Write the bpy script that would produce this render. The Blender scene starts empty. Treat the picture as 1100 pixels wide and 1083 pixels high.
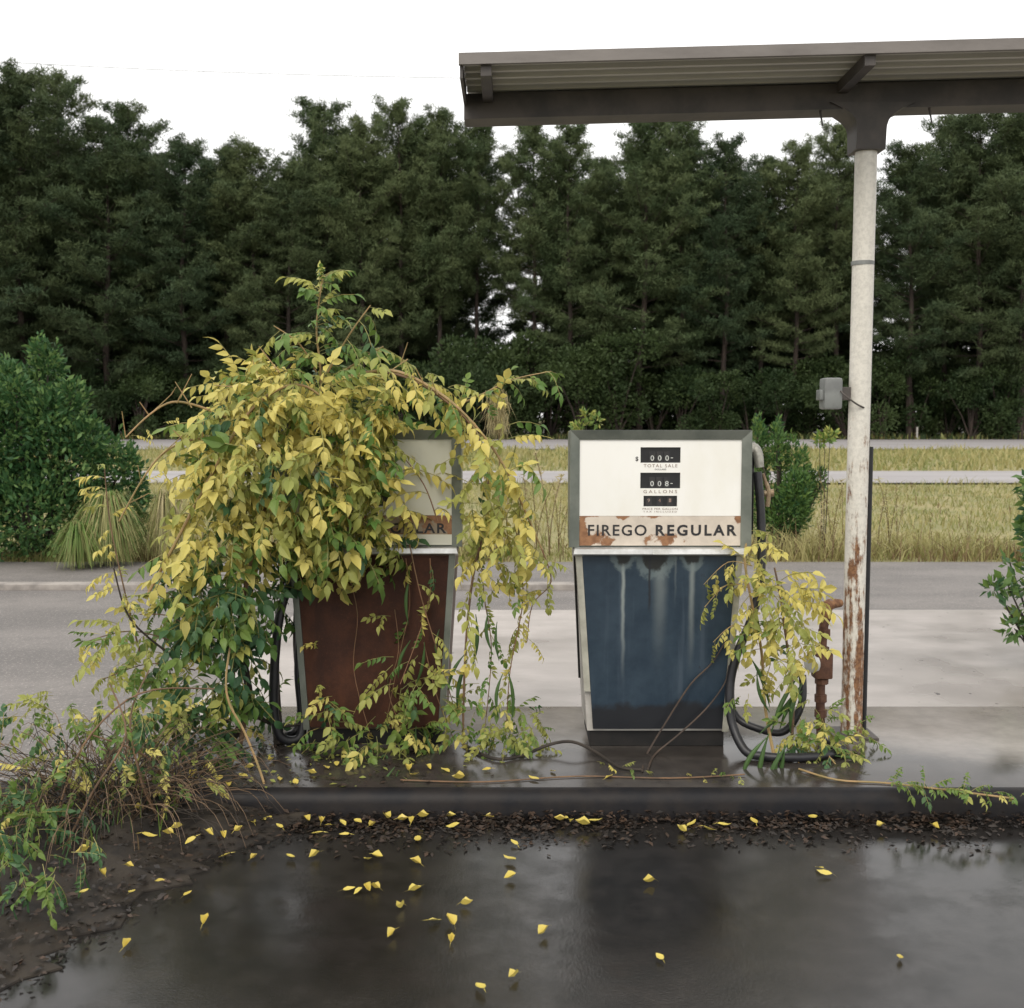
import bpy, bmesh, math, random
import numpy as np
from mathutils import Vector, Matrix

random.seed(7)
RNG = np.random.default_rng(7)
scene = bpy.context.scene
COL = scene.collection
R = math.radians

# ------------------------------------------------------------------ camera
CAM_H, FPX, CX, CY, HORIZON = 1.60, 1180.0, 550.0, 541.5, 450.0
PITCH = math.atan((CY - HORIZON) / FPX)
cam = bpy.data.cameras.new('camera')
cam_ob = bpy.data.objects.new('camera', cam)
COL.objects.link(cam_ob)
cam_ob.location = (0, 0, CAM_H)
cam_ob.rotation_euler = (math.pi / 2 - PITCH, 0, 0)
cam.sensor_width = 56.0
cam.lens = FPX / 1100.0 * 56.0
cam.clip_start, cam.clip_end = 0.05, 3000
cam.dof.use_dof = True
cam.dof.focus_distance = 4.9
cam.dof.aperture_fstop = 8.0
scene.camera = cam_ob

# ------------------------------------------------------------------ world, sun, exposure
SUN_EL, SUN_AZ = 48.0, 200.0     # degrees; azimuth clockwise from +Y: behind the camera, slightly left
world = bpy.data.worlds.new('World')
scene.world = world
world.use_nodes = True
wn = world.node_tree
wn.nodes.clear()
sky = wn.nodes.new('ShaderNodeTexSky')
sky.sky_type = 'NISHITA'
sky.sun_disc = False
sky.sun_elevation = R(SUN_EL)
sky.sun_rotation = R(SUN_AZ)
sky.dust_density = 6.0
mixw = wn.nodes.new('ShaderNodeMix')          # an even cloud layer under the clear sky
mixw.data_type = 'RGBA'
mixw.inputs[0].default_value = 0.92
mixw.inputs[7].default_value = (9.6, 9.5, 9.35, 1)
bgw = wn.nodes.new('ShaderNodeBackground')
bgw.inputs[1].default_value = 0.115
outw = wn.nodes.new('ShaderNodeOutputWorld')
wn.links.new(sky.outputs[0], mixw.inputs[6])
wn.links.new(mixw.outputs[2], bgw.inputs[0])
wn.links.new(bgw.outputs[0], outw.inputs[0])
sun = bpy.data.lights.new('sun', 'SUN')
sun.energy = 1.0
sun.angle = R(25)
sun.color = (1.0, 0.94, 0.84)
sun_ob = bpy.data.objects.new('sun', sun)
COL.objects.link(sun_ob)
_d = Vector((math.sin(R(SUN_AZ)) * math.cos(R(SUN_EL)), math.cos(R(SUN_AZ)) * math.cos(R(SUN_EL)), math.sin(R(SUN_EL))))
sun_ob.rotation_euler = _d.to_track_quat('Z', 'Y').to_euler()
scene.view_settings.view_transform = 'Standard'
scene.view_settings.look = 'None'
scene.view_settings.exposure = 0.45
scene.view_settings.gamma = 1.0
scene.render.engine = 'CYCLES'
scene.cycles.use_denoising = True
scene.cycles.max_bounces = 7
scene.cycles.diffuse_bounces = 3
scene.cycles.glossy_bounces = 4
scene.cycles.transmission_bounces = 4

# ------------------------------------------------------------------ helpers
def P(px, py, d):
    """world point on the sight line of a photograph pixel, at distance y = d"""
    u, v = (px - CX) / FPX, (CY - py) / FPX
    s, c = math.sin(PITCH), math.cos(PITCH)
    dy, dz = c + v * s, -s + v * c
    k = d / dy
    return Vector((u * k, d, CAM_H + dz * k))

def G(px, py, z=0.0):
    u, v = (px - CX) / FPX, (CY - py) / FPX
    s, c = math.sin(PITCH), math.cos(PITCH)
    dy, dz = c + v * s, -s + v * c
    k = (z - CAM_H) / dz
    return Vector((u * k, dy * k, z))

def tag(o, label=None, cat=None, group=None, kind=None):
    if label: o['label'] = label
    if cat: o['category'] = cat
    if group: o['group'] = group
    if kind: o['kind'] = kind
    return o

def empty(name, loc=(0, 0, 0), rz=0.0, scale=1.0):
    o = bpy.data.objects.new(name, None)
    o.empty_display_size = 0.1
    o.location = loc
    o.rotation_euler = (0, 0, rz)
    o.scale = (scale,) * 3 if not isinstance(scale, tuple) else scale
    COL.objects.link(o)
    return o

def link(name, me, parent=None, loc=None):
    o = bpy.data.objects.new(name, me)
    COL.objects.link(o)
    if parent is not None: o.parent = parent
    if loc is not None: o.location = loc
    return o

def fast_mesh(name, V, T, mats, midx=None, smooth=False):
    """mesh from numpy vertices and triangles"""
    V = np.asarray(V, np.float32); T = np.asarray(T, np.int32)
    me = bpy.data.meshes.new(name)
    me.vertices.add(len(V)); me.vertices.foreach_set('co', V.ravel())
    me.loops.add(T.size); me.loops.foreach_set('vertex_index', T.ravel())
    me.polygons.add(len(T))
    me.polygons.foreach_set('loop_start', np.arange(0, T.size, 3, dtype=np.int32))
    me.polygons.foreach_set('loop_total', np.full(len(T), 3, np.int32))
    for m in (mats if isinstance(mats, (list, tuple)) else [mats]): me.materials.append(m)
    if midx is not None: me.polygons.foreach_set('material_index', np.asarray(midx, np.int32))
    if smooth: me.polygons.foreach_set('use_smooth', np.ones(len(T), bool))
    me.update(calc_edges=True)
    return me

def smooth_path(pts, n=6):
    pts = [Vector(p) for p in pts]
    if len(pts) < 3: return pts
    out = []
    for i in range(len(pts) - 1):
        p0 = pts[max(i - 1, 0)]; p1 = pts[i]; p2 = pts[i + 1]; p3 = pts[min(i + 2, len(pts) - 1)]
        for k in range(n):
            t = k / n
            out.append(0.5 * ((2 * p1) + (p2 - p0) * t + (2 * p0 - 5 * p1 + 4 * p2 - p3) * t * t + (3 * p1 - p0 - 3 * p2 + p3) * t ** 3))
    out.append(pts[-1])
    return out

class MB:
    def __init__(s): s.v = []; s.f = []; s.m = []
    def add(s, vs, fs, mi=0):
        b = len(s.v); s.v += [tuple(p) for p in vs]
        for f in fs: s.f.append(tuple(b + i for i in f)); s.m.append(mi)
        return s
    def box(s, x0, x1, y0, y1, z0, z1, bev=0.0, mi=0):
        bm = bmesh.new(); bmesh.ops.create_cube(bm, size=1)
        for v in bm.verts:
            v.co = Vector((x0 + (v.co.x + .5) * (x1 - x0), y0 + (v.co.y + .5) * (y1 - y0), z0 + (v.co.z + .5) * (z1 - z0)))
        if bev: bmesh.ops.bevel(bm, geom=list(bm.edges), offset=bev, segments=2, affect='EDGES', profile=.6)
        s.bm(bm, mi); return s
    def bm(s, bm, mi=0):
        bm.verts.index_update()
        s.add([v.co.copy() for v in bm.verts], [[v.index for v in f.verts] for f in bm.faces], mi); bm.free()
    def tube(s, pts, r, n=8, mi=0, cap=True, sm=0):
        pts = smooth_path(pts, sm) if sm else [Vector(p) for p in pts]
        k = len(pts)
        rad = [r] * k if not isinstance(r, (list, tuple)) else [np.interp(i / (k - 1), np.linspace(0, 1, len(r)), r) for i in range(k)]
        up = Vector((0.31, 0.2, 0.93)).normalized(); vs = []; prev = None
        for i, p in enumerate(pts):
            t = (pts[min(i + 1, k - 1)] - pts[max(i - 1, 0)])
            if t.length < 1e-9: t = Vector((0, 0, 1))
            t.normalize()
            a = (prev - t * prev.dot(t)) if prev is not None else (up - t * up.dot(t))
            if a.length < 1e-4: a = t.orthogonal()
            a.normalize(); prev = a; b = t.cross(a)
            for j in range(n):
                th = 2 * math.pi * j / n
                vs.append(p + (a * math.cos(th) + b * math.sin(th)) * rad[i])
        fs = [(i * n + j, i * n + (j + 1) % n, (i + 1) * n + (j + 1) % n, (i + 1) * n + j) for i in range(k - 1) for j in range(n)]
        if cap: fs += [tuple(range(n))[::-1], tuple((k - 1) * n + j for j in range(n))]
        return s.add(vs, fs, mi)
    def prism(s, poly, y0, y1, mi=0):
        """poly in x,z ; extruded along y"""
        n = len(poly)
        vs = [(x, y0, z) for x, z in poly] + [(x, y1, z) for x, z in poly]
        fs = [tuple(range(n)), tuple(range(n, 2 * n))[::-1]] + [(i, i + n, (i + 1) % n + n, (i + 1) % n) for i in range(n)]
        return s.add(vs, fs, mi)
    def mesh(s, name, mats, smooth=False):
        me = bpy.data.meshes.new(name)
        me.from_pydata(s.v, [], s.f)
        for m in (mats if isinstance(mats, (list, tuple)) else [mats]): me.materials.append(m)
        me.polygons.foreach_set('material_index', s.m)
        bm = bmesh.new(); bm.from_mesh(me); bmesh.ops.recalc_face_normals(bm, faces=bm.faces); bm.to_mesh(me); bm.free()
        if smooth:
            me.polygons.foreach_set('use_smooth', [True] * len(me.polygons))
            me.set_sharp_from_angle(angle=R(42))
        me.update()
        return me
    def build(s, name, mats, parent=None, smooth=False):
        return link(name, s.mesh(name, mats, smooth), parent)

# ------------------------------------------------------------------ materials
class NT:
    """short-hand over a node tree"""
    def __init__(s, name):
        s.mat = bpy.data.materials.new(name); s.mat.use_nodes = True
        s.t = s.mat.node_tree; s.n = s.t.nodes; s.l = s.t.links
        s.b = s.n['Principled BSDF']; s.o = s.n['Material Output']
        s.tc = s.n.new('ShaderNodeTexCoord')
        s._xyz = None
    def set(s, sock, v):
        if hasattr(v, 'is_linked') or isinstance(v, bpy.types.NodeSocket): s.l.new(v, sock)
        elif isinstance(v, (tuple, list)) and len(v) == 3 and sock.type == 'RGBA': sock.default_value = (*v, 1)
        else: sock.default_value = v
    def xyz(s, coord='Object'):
        if s._xyz is None:
            q = s.n.new('ShaderNodeSeparateXYZ'); s.l.new(s.tc.outputs[coord], q.inputs[0]); s._xyz = q.outputs
        return s._xyz
    def m(s, op, a, b=0.0, clamp=False):
        q = s.n.new('ShaderNodeMath'); q.operation = op; q.use_clamp = clamp
        s.set(q.inputs[0], a); s.set(q.inputs[1], b); return q.outputs[0]
    def noise(s, scale=5, detail=5, rough=.55, stretch=None, coord='Object', dist=0.0):
        q = s.n.new('ShaderNodeTexNoise'); q.inputs['Scale'].default_value = scale
        q.inputs['Detail'].default_value = detail; q.inputs['Roughness'].default_value = rough; q.inputs['Distortion'].default_value = dist
        if stretch:
            mp = s.n.new('ShaderNodeMapping'); mp.inputs['Scale'].default_value = stretch
            s.l.new(s.tc.outputs[coord], mp.inputs[0]); s.l.new(mp.outputs[0], q.inputs[0])
        else: s.l.new(s.tc.outputs[coord], q.inputs[0])
        return q.outputs[0]
    def rng(s, v, a, b, c=0.0, d=1.0, smooth=True):
        q = s.n.new('ShaderNodeMapRange'); q.interpolation_type = 'SMOOTHSTEP' if smooth else 'LINEAR'
        for i, x in enumerate((v, a, b, c, d)): s.set(q.inputs[i], x)
        return q.outputs[0]
    def mix(s, f, a, b):
        q = s.n.new('ShaderNodeMix'); q.data_type = 'RGBA'
        s.set(q.inputs[0], f); s.set(q.inputs[6], a); s.set(q.inputs[7], b); return q.outputs[2]
    def bump(s, h, strength=.3, dist=.01):
        q = s.n.new('ShaderNodeBump'); q.inputs['Strength'].default_value = strength; q.inputs['Distance'].default_value = dist
        s.l.new(h, q.inputs['Height']); s.l.new(q.outputs[0], s.b.inputs['Normal']); return q
    def done(s, color=None, rough=None, metal=None, spec=None):
        if color is not None: s.set(s.b.inputs['Base Color'], color)
        if rough is not None: s.set(s.b.inputs['Roughness'], rough)
        if metal is not None: s.set(s.b.inputs['Metallic'], metal)
        if spec is not None: s.set(s.b.inputs['Specular IOR Level'], spec)
        return s.mat

def simple(name, c1, c2, scale=6, lo=.35, hi=.65, rough=.7, metal=0.0, bump=.15, bscale=60, coord='Object', stretch=None):
    t = NT(name)
    n1 = t.noise(scale, 6, .6, stretch, coord)
    if bump: t.bump(t.noise(bscale, 4, .6, None, coord), bump, .004)
    return t.done(t.mix(t.rng(n1, lo, hi), c1, c2), rough, metal)

def leafmat(name, c1, c2, trans=.35, rough=.45, scale=3.0, objvar=.25, spec=.35):
    t = NT(name)
    oi = t.n.new('ShaderNodeObjectInfo')
    n1 = t.noise(scale, 3, .6, None, 'Object')
    f = t.m('ADD', t.rng(n1, .3, .7), t.m('MULTIPLY', t.m('SUBTRACT', oi.outputs['Random'], .5), objvar * 2), True)
    col = t.mix(f, c1, c2)
    t.done(col, rough, 0, spec)
    tr = t.n.new('ShaderNodeBsdfTranslucent'); t.l.new(col, tr.inputs[0])
    mx = t.n.new('ShaderNodeMixShader'); mx.inputs[0].default_value = trans
    t.l.new(t.b.outputs[0], mx.inputs[1]); t.l.new(tr.outputs[0], mx.inputs[2]); t.l.new(mx.outputs[0], t.o.inputs[0])
    return t.mat

M = {}
def asphalt_wet():
    t = NT('wet_asphalt')
    big = t.noise(.8, 4, .55); mid = t.noise(7, 6, .65); fine = t.noise(95, 4, .7)
    col = t.mix(t.rng(mid, .3, .75), (.012, .011, .010), (.026, .023, .021))
    col = t.mix(t.rng(fine, .62, .8, 0, .4), col, (.06, .055, .05))
    pud = t.rng(t.m('ADD', big, t.m('MULTIPLY', mid, .25)), .52, .74)
    t.bump(t.m('MULTIPLY', t.m('ADD', t.m('MULTIPLY', fine, 1.0), t.m('MULTIPLY', mid, .8)), t.m('SUBTRACT', 1.12, pud)), .26, .005)
    return t.done(col, t.rng(pud, 0, 1, .24, .10), 0, .36)
def concrete_drive():
    t = NT('pale_concrete')
    big = t.noise(.5, 4, .6); mid = t.noise(4, 7, .7, (.5, 1.0, 1)); fine = t.noise(60, 3, .7)
    col = t.mix(t.rng(mid, .3, .7), (.43, .39, .365), (.345, .315, .29))
    col = t.mix(t.rng(big, .45, .7), col, (.26, .235, .215))
    col = t.mix(t.rng(t.noise(16, 2, .5), .72, .76), col, (.06, .05, .045))
    t.bump(t.m('ADD', mid, fine), .25, .003)
    return t.done(col, t.rng(big, .4, .65, .45, .26), 0, .5)
def asphalt_old():
    t = NT('weathered_asphalt')
    big = t.noise(.45, 4, .6, (1, 2.5, 1)); mid = t.noise(6, 6, .7); fine = t.noise(48, 4, .75)
    col = t.mix(t.rng(big, .35, .65), (.19, .174, .163), (.13, .12, .114))
    col = t.mix(t.rng(mid, .45, .75, 0, .5), col, (.10, .095, .09))
    col = t.mix(t.rng(fine, .52, .72, 0, .9), col, (.40, .36, .33))
    t.bump(t.m('ADD', mid, fine), .5, .006)
    return t.done(col, .62, 0, .4)
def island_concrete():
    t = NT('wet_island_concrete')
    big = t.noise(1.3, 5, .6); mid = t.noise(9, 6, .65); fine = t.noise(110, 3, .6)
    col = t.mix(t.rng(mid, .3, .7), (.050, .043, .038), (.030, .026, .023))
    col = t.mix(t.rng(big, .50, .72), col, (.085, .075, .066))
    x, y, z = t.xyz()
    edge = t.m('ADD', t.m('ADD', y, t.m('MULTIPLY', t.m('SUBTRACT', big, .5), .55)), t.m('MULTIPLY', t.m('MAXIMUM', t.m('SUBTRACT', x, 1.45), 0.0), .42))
    dry = t.rng(edge, 4.80, 5.34)  # blend to paler concrete towards the back and right
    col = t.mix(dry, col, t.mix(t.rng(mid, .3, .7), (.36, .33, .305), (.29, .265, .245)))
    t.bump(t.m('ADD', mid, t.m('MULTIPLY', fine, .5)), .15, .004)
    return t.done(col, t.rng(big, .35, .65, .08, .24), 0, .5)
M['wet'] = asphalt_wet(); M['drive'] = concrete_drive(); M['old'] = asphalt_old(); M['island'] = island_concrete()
M['kerb'] = simple('black_kerb_steel', (.008, .008, .010), (.018, .015, .014), 8, rough=.5, bump=.2)
M['kerb'].node_tree.nodes['Principled BSDF'].inputs['Specular IOR Level'].default_value = .22
M['road'] = simple('highway_paving', (.36, .34, .34), (.29, .27, .27), .6, rough=.5, bump=.1, stretch=(.1, 1, 1))
M['ground'] = simple('grassy_ground', (.21, .20, .085), (.28, .24, .11), .7, rough=.9, bump=.3, bscale=9)
M['forest_floor'] = simple('forest_floor', (.035, .035, .018), (.06, .05, .03), .7, rough=.95, bump=.3, bscale=9)
M['soil'] = simple('dark_soil', (.012, .009, .007), (.032, .024, .016), 9, rough=.75, bump=.6, bscale=40)
M['lowkerb'] = simple('old_concrete_kerb', (.33, .30, .27), (.20, .18, .165), 5, rough=.75)
# pump materials
def blue_panel():
    t = NT('stained_blue_enamel')
    x, y, z = t.xyz()
    wob = t.m('MULTIPLY', t.m('SUBTRACT', t.noise(9, 3, .5, (.4, 1, 1)), .5), .022)
    xw = t.m('ADD', x, wob)
    def streak(x0, w, z0, z1):
        d = t.m('ABSOLUTE', t.m('SUBTRACT', xw, x0))
        return t.m('MULTIPLY', t.rng(d, 0, w, 1, 0), t.rng(z, z0, z1))
    def blob(x0, z0, rx, rz):
        a = t.m('DIVIDE', t.m('SUBTRACT', xw, x0), rx); b = t.m('DIVIDE', t.m('SUBTRACT', z, z0), rz)
        return t.m('SQRT', t.m('ADD', t.m('MULTIPLY', a, a), t.m('MULTIPLY', b, b)))
    mid = t.noise(7, 6, .65); fine = t.noise(120, 3, .7); ver = t.noise(16, 4, .6, (1, 1, .06))
    col = t.mix(t.rng(mid, .3, .72), (.012, .026, .043), (.026, .046, .067))
    col = t.mix(t.rng(ver, .52, .75, 0, .45), col, (.065, .088, .115))
    pale = (.24, .27, .26)
    for x0, w, z0, z1, k in ((-.160, .013, .25, .75, .95), (.004, .045, .30, .95, .55), (.146, .020, .3, .82, .7), (-.365, .012, .0, .5, .4), (.36, .014, .3, .8, .4), (.07, .008, .6, .9, .3)):
        col = t.mix(t.m('MULTIPLY', streak(x0, w, z0, z1), k), col, pale)
    n3 = t.m('MULTIPLY', t.m('SUBTRACT', t.noise(30, 3, .6), .5), .7)
    for x0, rx, rz in ((-.160, .060, .095), (-.02, .095, .13), (.146, .060, .09)):
        q = t.m('ADD', blob(x0, .90, rx, rz), n3)
        col = t.mix(t.rng(q, .85, 1.1, .55, 0), col, (.16, .20, .20))
        q2 = t.m('ADD', blob(x0, .895, rx * .72, rz * .72), n3)
        col = t.mix(t.rng(q2, .75, 1.0, 1, 0), col, (.018, .02, .018))
    col = t.mix(t.m('MULTIPLY', streak(-.042, .009, .60, .68), .95), col, (.014, .016, .02))
    fx = t.m('MULTIPLY', t.rng(mid, .62, .70), t.m('MULTIPLY', t.rng(t.m('ABSOLUTE', t.m('SUBTRACT', x, .2)), 0, .06, 1, 0), t.rng(z, .2, .3)))
    col = t.mix(fx, col, (.012, .014, .022))
    low = t.m('SUBTRACT', z, t.m('MULTIPLY', t.m('ADD', t.noise(6, 5, .6), t.m('MULTIPLY', x, .25)), .17))
    col = t.mix(t.rng(low, .095, .13, .97, 0), col, (.010, .011, .014))
    col = t.mix(t.rng(fine, .66, .8, 0, .5), col, (.012, .016, .03))
    t.bump(t.m('ADD', t.noise(180, 2, .5), mid), .08, .002)
    return t.done(col, t.rng(mid, .3, .7, .34, .55), 0, .4)
def rust_panel():
    t = NT('rusted_brown_sheet')
    mid = t.noise(6, 7, .7); ver = t.noise(11, 5, .6, (1, 1, .12)); fine = t.noise(90, 4, .7)
    col = t.mix(t.rng(mid, .3, .7), (.034, .012, .007), (.080, .028, .013))
    col = t.mix(t.rng(ver, .45, .75, 0, .8), col, (.030, .012, .008))
    col = t.mix(t.rng(fine, .55, .8, 0, .5), col, (.13, .05, .022))
    t.bump(t.m('ADD', fine, mid), .3, .003)
    return t.done(col, .62, 0, .3)
def rust_band(name, cream, amount):
    t = NT(name)
    x, y, z = t.xyz()
    n1 = t.noise(11, 6, .62); n2 = t.noise(40, 4, .6)
    def patch(x0, z0, rx, rz):
        a = t.m('DIVIDE', t.m('SUBTRACT', x, x0), rx); b = t.m('DIVIDE', t.m('SUBTRACT', z, z0), rz)
        return t.rng(t.m('SQRT', t.m('ADD', t.m('MULTIPLY', a, a), t.m('MULTIPLY', b, b))), 0, 1.3, .75, 0, False)
    b = t.m('MAXIMUM', patch(-.36, .99, .10, .12), patch(-.31, .945, .16, .05))
    for a in ((.03, .95, .13, .05), (.35, 1.05, .06, .05), (-.03, 1.06, .10, .02), (-.30, 1.06, .14, .02), (.19, 1.065, .12, .010), (-.17, 1.06, .05, .03)):
        b = t.m('MAXIMUM', b, patch(*a))
    f = t.rng(t.m('ADD', t.m('ADD', b, t.m('MULTIPLY', t.m('SUBTRACT', n1, .5), 1.7)), amount), .40, .52)
    rust = t.mix(t.rng(n2, .3, .7), (.33, .17, .085), (.21, .10, .05))
    pale = t.mix(t.rng(n1, .35, .65), cream, tuple(c * .84 for c in cream))
    return t.done(t.mix(f, pale, rust), .55, 0, .4)
def white_enamel(name, c):
    t = NT(name)
    n1 = t.noise(4, 6, .6, (1, 1, .5)); n2 = t.noise(60, 3, .7)
    col = t.mix(t.rng(n1, .4, .75), c, tuple(a * b for a, b in zip(c, (.93, .92, .88))))
    col = t.mix(t.rng(n2, .76, .82, 0, .5), col, (.3, .22, .14))
    return t.done(col, .32, 0, .5)
def rusty_paint(name, paint, rustiness, stretch=(1, 1, .18), sc=14):
    t = NT(name)
    x, y, z = t.xyz()
    n1 = t.noise(sc, 6, .65, stretch); n2 = t.noise(55, 4, .7)
    low = t.rng(z, .1, 2.2, .12, -.06)
    f = t.rng(t.m('ADD', t.m('ADD', t.m('ADD', t.m('MULTIPLY', n1, .62), t.m('MULTIPLY', t.noise(38, 5, .7, (1, 1, .45)), .38)), low), rustiness), .53, .63)
    rust = t.mix(t.rng(n2, .3, .7), (.28, .145, .07), (.11, .05, .028))
    base = t.mix(t.rng(n2, .35, .7), paint, tuple(c * .82 for c in paint))
    t.bump(t.m('ADD', n1, n2), .3, .003)
    return t.done(t.mix(f, base, rust), t.rng(f, 0, 1, .42, .8), 0, .4)
M['blue'] = blue_panel(); M['rust'] = rust_panel()
M['band'] = rust_band('rust_bitten_cream_band', (.66, .58, .49), .0)
M['band_brown'] = rust_band('brown_rusted_band', (.30, .24, .17), .42)
M['white'] = white_enamel('white_dial_enamel', (.87, .86, .82)); M['cream'] = white_enamel('cream_dial_enamel', (.66, .65, .56))
M['steel'] = simple('dull_olive_steel', (.21, .225, .195), (.13, .145, .125), 5, rough=.38, metal=.35, bump=.1)
M['chrome'] = simple('worn_bright_trim', (.72, .72, .71), (.48, .48, .46), 9, rough=.32, metal=.55, bump=.05)
M['trim'] = simple('pale_corner_trim', (.46, .45, .38), (.30, .29, .24), 8, rough=.5, metal=.2)
M['side'] = simple('grey_side_sheet', (.50, .48, .44), (.34, .32, .29), 5, rough=.5)
M['sidedark'] = simple('rusted_side_sheet', (.10, .06, .04), (.06, .03, .02), 5, rough=.6)
M['plinth'] = simple('grimy_plinth', (.006, .006, .006), (.014, .012, .011), 8, rough=.8)
M['black'] = simple('black_recess', (.006, .006, .008), (.012, .012, .013), 20, rough=.4, bump=0)
M['ink'] = simple('black_print', (.016, .016, .020), (.03, .028, .028), 30, rough=.6, bump=0)
M['ink_fade'] = simple('faded_print', (.20, .13, .10), (.32, .24, .20), 60, rough=.6, bump=0)
M['digit'] = simple('counter_digit_white', (.62, .63, .60), (.45, .46, .44), 60, rough=.6, bump=0)
M['rubber'] = simple('black_hose_rubber', (.010, .010, .012), (.022, .022, .026), 12, rough=.42, bump=.1)
M['castmetal'] = simple('grey_cast_nozzle', (.42, .41, .36), (.27, .26, .23), 22, rough=.45, metal=.5)
M['brass'] = simple('tarnished_brass', (.34, .27, .17), (.22, .15, .09), 22, rough=.5, metal=.4)
M['post'] = rusty_paint('rust_streaked_white_paint', (.70, .67, .60), -.022, (1, 1, .10), 24)
M['redrust'] = simple('dark_red_rust', (.055, .022, .014), (.13, .06, .035), 18, rough=.75, bump=.5, bscale=70)
M['pipe'] = rusty_paint('rusted_standpipe_paint', (.16, .11, .085), .10, (1, 1, 1), 20)
M['canopy_dark'] = simple('dark_canopy_steel', (.045, .040, .038), (.085, .072, .064), 5, rough=.55)
M['canopy_sheet'] = simple('grey_canopy_sheet', (.62, .60, .53), (.48, .46, .41), 3, rough=.55, stretch=(.2, 1, 1))
M['canopy_fascia'] = simple('weathered_fascia', (.21, .19, .175), (.13, .115, .105), 4, rough=.5, stretch=(.3, 1, 1))
M['box'] = simple('grey_box_metal', (.24, .25, .24), (.16, .165, .16), 9, rough=.5, metal=.3)
M['gauge'] = simple('white_gauge_face', (.7, .7, .68), (.55, .55, .52), 20, rough=.4, bump=0)
# plants
M['lf_y'] = leafmat('leaf_yellow', (.68, .58, .16), (.57, .52, .16), .35)
M['lf_yg'] = leafmat('leaf_yellow_green', (.42, .42, .11), (.29, .33, .09), .35)
M['lf_g'] = leafmat('leaf_green', (.105, .20, .045), (.18, .25, .055), .3)
M['lf_d'] = leafmat('leaf_blue_green', (.045, .115, .05), (.085, .155, .055), .25)
M['rachis'] = simple('leaf_stalk', (.30, .25, .08), (.20, .22, .07), 8, rough=.6, bump=0)
M['stem'] = simple('woody_vine_stem', (.20, .115, .06), (.12, .075, .045), 14, rough=.7)
M['stem_light'] = simple('tan_vine_cane', (.38, .24, .11), (.27, .20, .08), 14, rough=.6)
M['stem_dark'] = simple('dark_vine_trunk', (.022, .017, .013), (.045, .034, .025), 14, rough=.75)
M['pod'] = leafmat('green_seed_pod', (.030, .072, .022), (.06, .115, .032), .03, .4)
M['twig'] = simple('dry_twig', (.20, .13, .075), (.10, .065, .04), 10, rough=.8)
M['bare'] = simple('dark_bare_stem', (.085, .058, .042), (.05, .036, .028), 14, rough=.7)
M['cane_red'] = simple('reddish_young_cane', (.22, .11, .06), (.15, .09, .04), 14, rough=.6)
M['litter'] = simple('brown_leaf_litter', (.026, .016, .010), (.06, .034, .02), 14, rough=.6, bump=0)
M['litter_d'] = simple('dark_leaf_litter', (.012, .009, .007), (.03, .02, .014), 14, rough=.5, bump=0)
M['fallen'] = leafmat('fallen_yellow_leaf', (.66, .54, .13), (.56, .43, .09), .15, .3, 9.0, .4)
M['needle'] = leafmat('pine_needles', (.060, .090, .040), (.108, .136, .060), .2, .6, .35, .35, .15)
M['needle_d'] = leafmat('dark_pine_needles', (.042, .068, .034), (.075, .100, .044), .2, .6, .35, .35, .15)
M['bark'] = simple('pine_bark', (.060, .043, .034), (.032, .024, .02), 3, rough=.9, bump=.5, bscale=8, stretch=(1, 1, .3))
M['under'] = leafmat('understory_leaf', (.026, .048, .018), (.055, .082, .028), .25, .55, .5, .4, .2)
M['shrub_d'] = leafmat('dark_shrub_leaf', (.030, .085, .030), (.055, .125, .040), .25, .5, 1.0, .2, .25)
M['shrub_l'] = leafmat('fresh_shrub_leaf', (.10, .19, .055), (.16, .25, .08), .3, .5, 1.0, .2, .25)
M['gr_g'] = leafmat('grass_green', (.19, .21, .07), (.27, .27, .10), .25, .6, .5, 0)
M['gr_y'] = leafmat('grass_straw', (.39, .35, .155), (.31, .285, .115), .25, .6, .5, 0)
M['gr_b'] = leafmat('grass_brown', (.13, .085, .045), (.20, .14, .07), .2, .7, .5, 0)
M['plume'] = leafmat('straw_plume', (.42, .36, .20), (.32, .27, .13), .25, .6, 2, 0)
M['cable'] = simple('cable_sheath', (.10, .10, .10), (.14, .14, .14), 5, rough=.6, bump=0)

# ------------------------------------------------------------------ the setting
def sheet(name, x0, x1, y0, y1, z, mat, kind='structure', nx=1, ny=1):
    b = MB()
    for i in range(nx):
        for j in range(ny):
            xa, xb = x0 + (x1 - x0) * i / nx, x0 + (x1 - x0) * (i + 1) / nx
            ya, yb = y0 + (y1 - y0) * j / ny, y0 + (y1 - y0) * (j + 1) / ny
            b.add([(xa, ya, z), (xb, ya, z), (xb, yb, z), (xa, yb, z)], [(0, 1, 2, 3)])
    return tag(b.build(name, mat), kind=kind)

IZ = 0.11                       # island top
KY = G(700, 852, IZ).y          # front edge of the island
ILX = -1.42                     # its left end
sheet('ground', -900, 900, -300, 1500, -0.020, M['ground'])
sheet('forecourt', -14, 16, -9, 6.2, 0.0, M['wet'])
sheet('old_asphalt', -40, 40, 6.2, 12.25, -0.002, M['old'])
sheet('left_asphalt', -14, ILX - .25, 4.6, 6.2, 0.004, M['old'])
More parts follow.
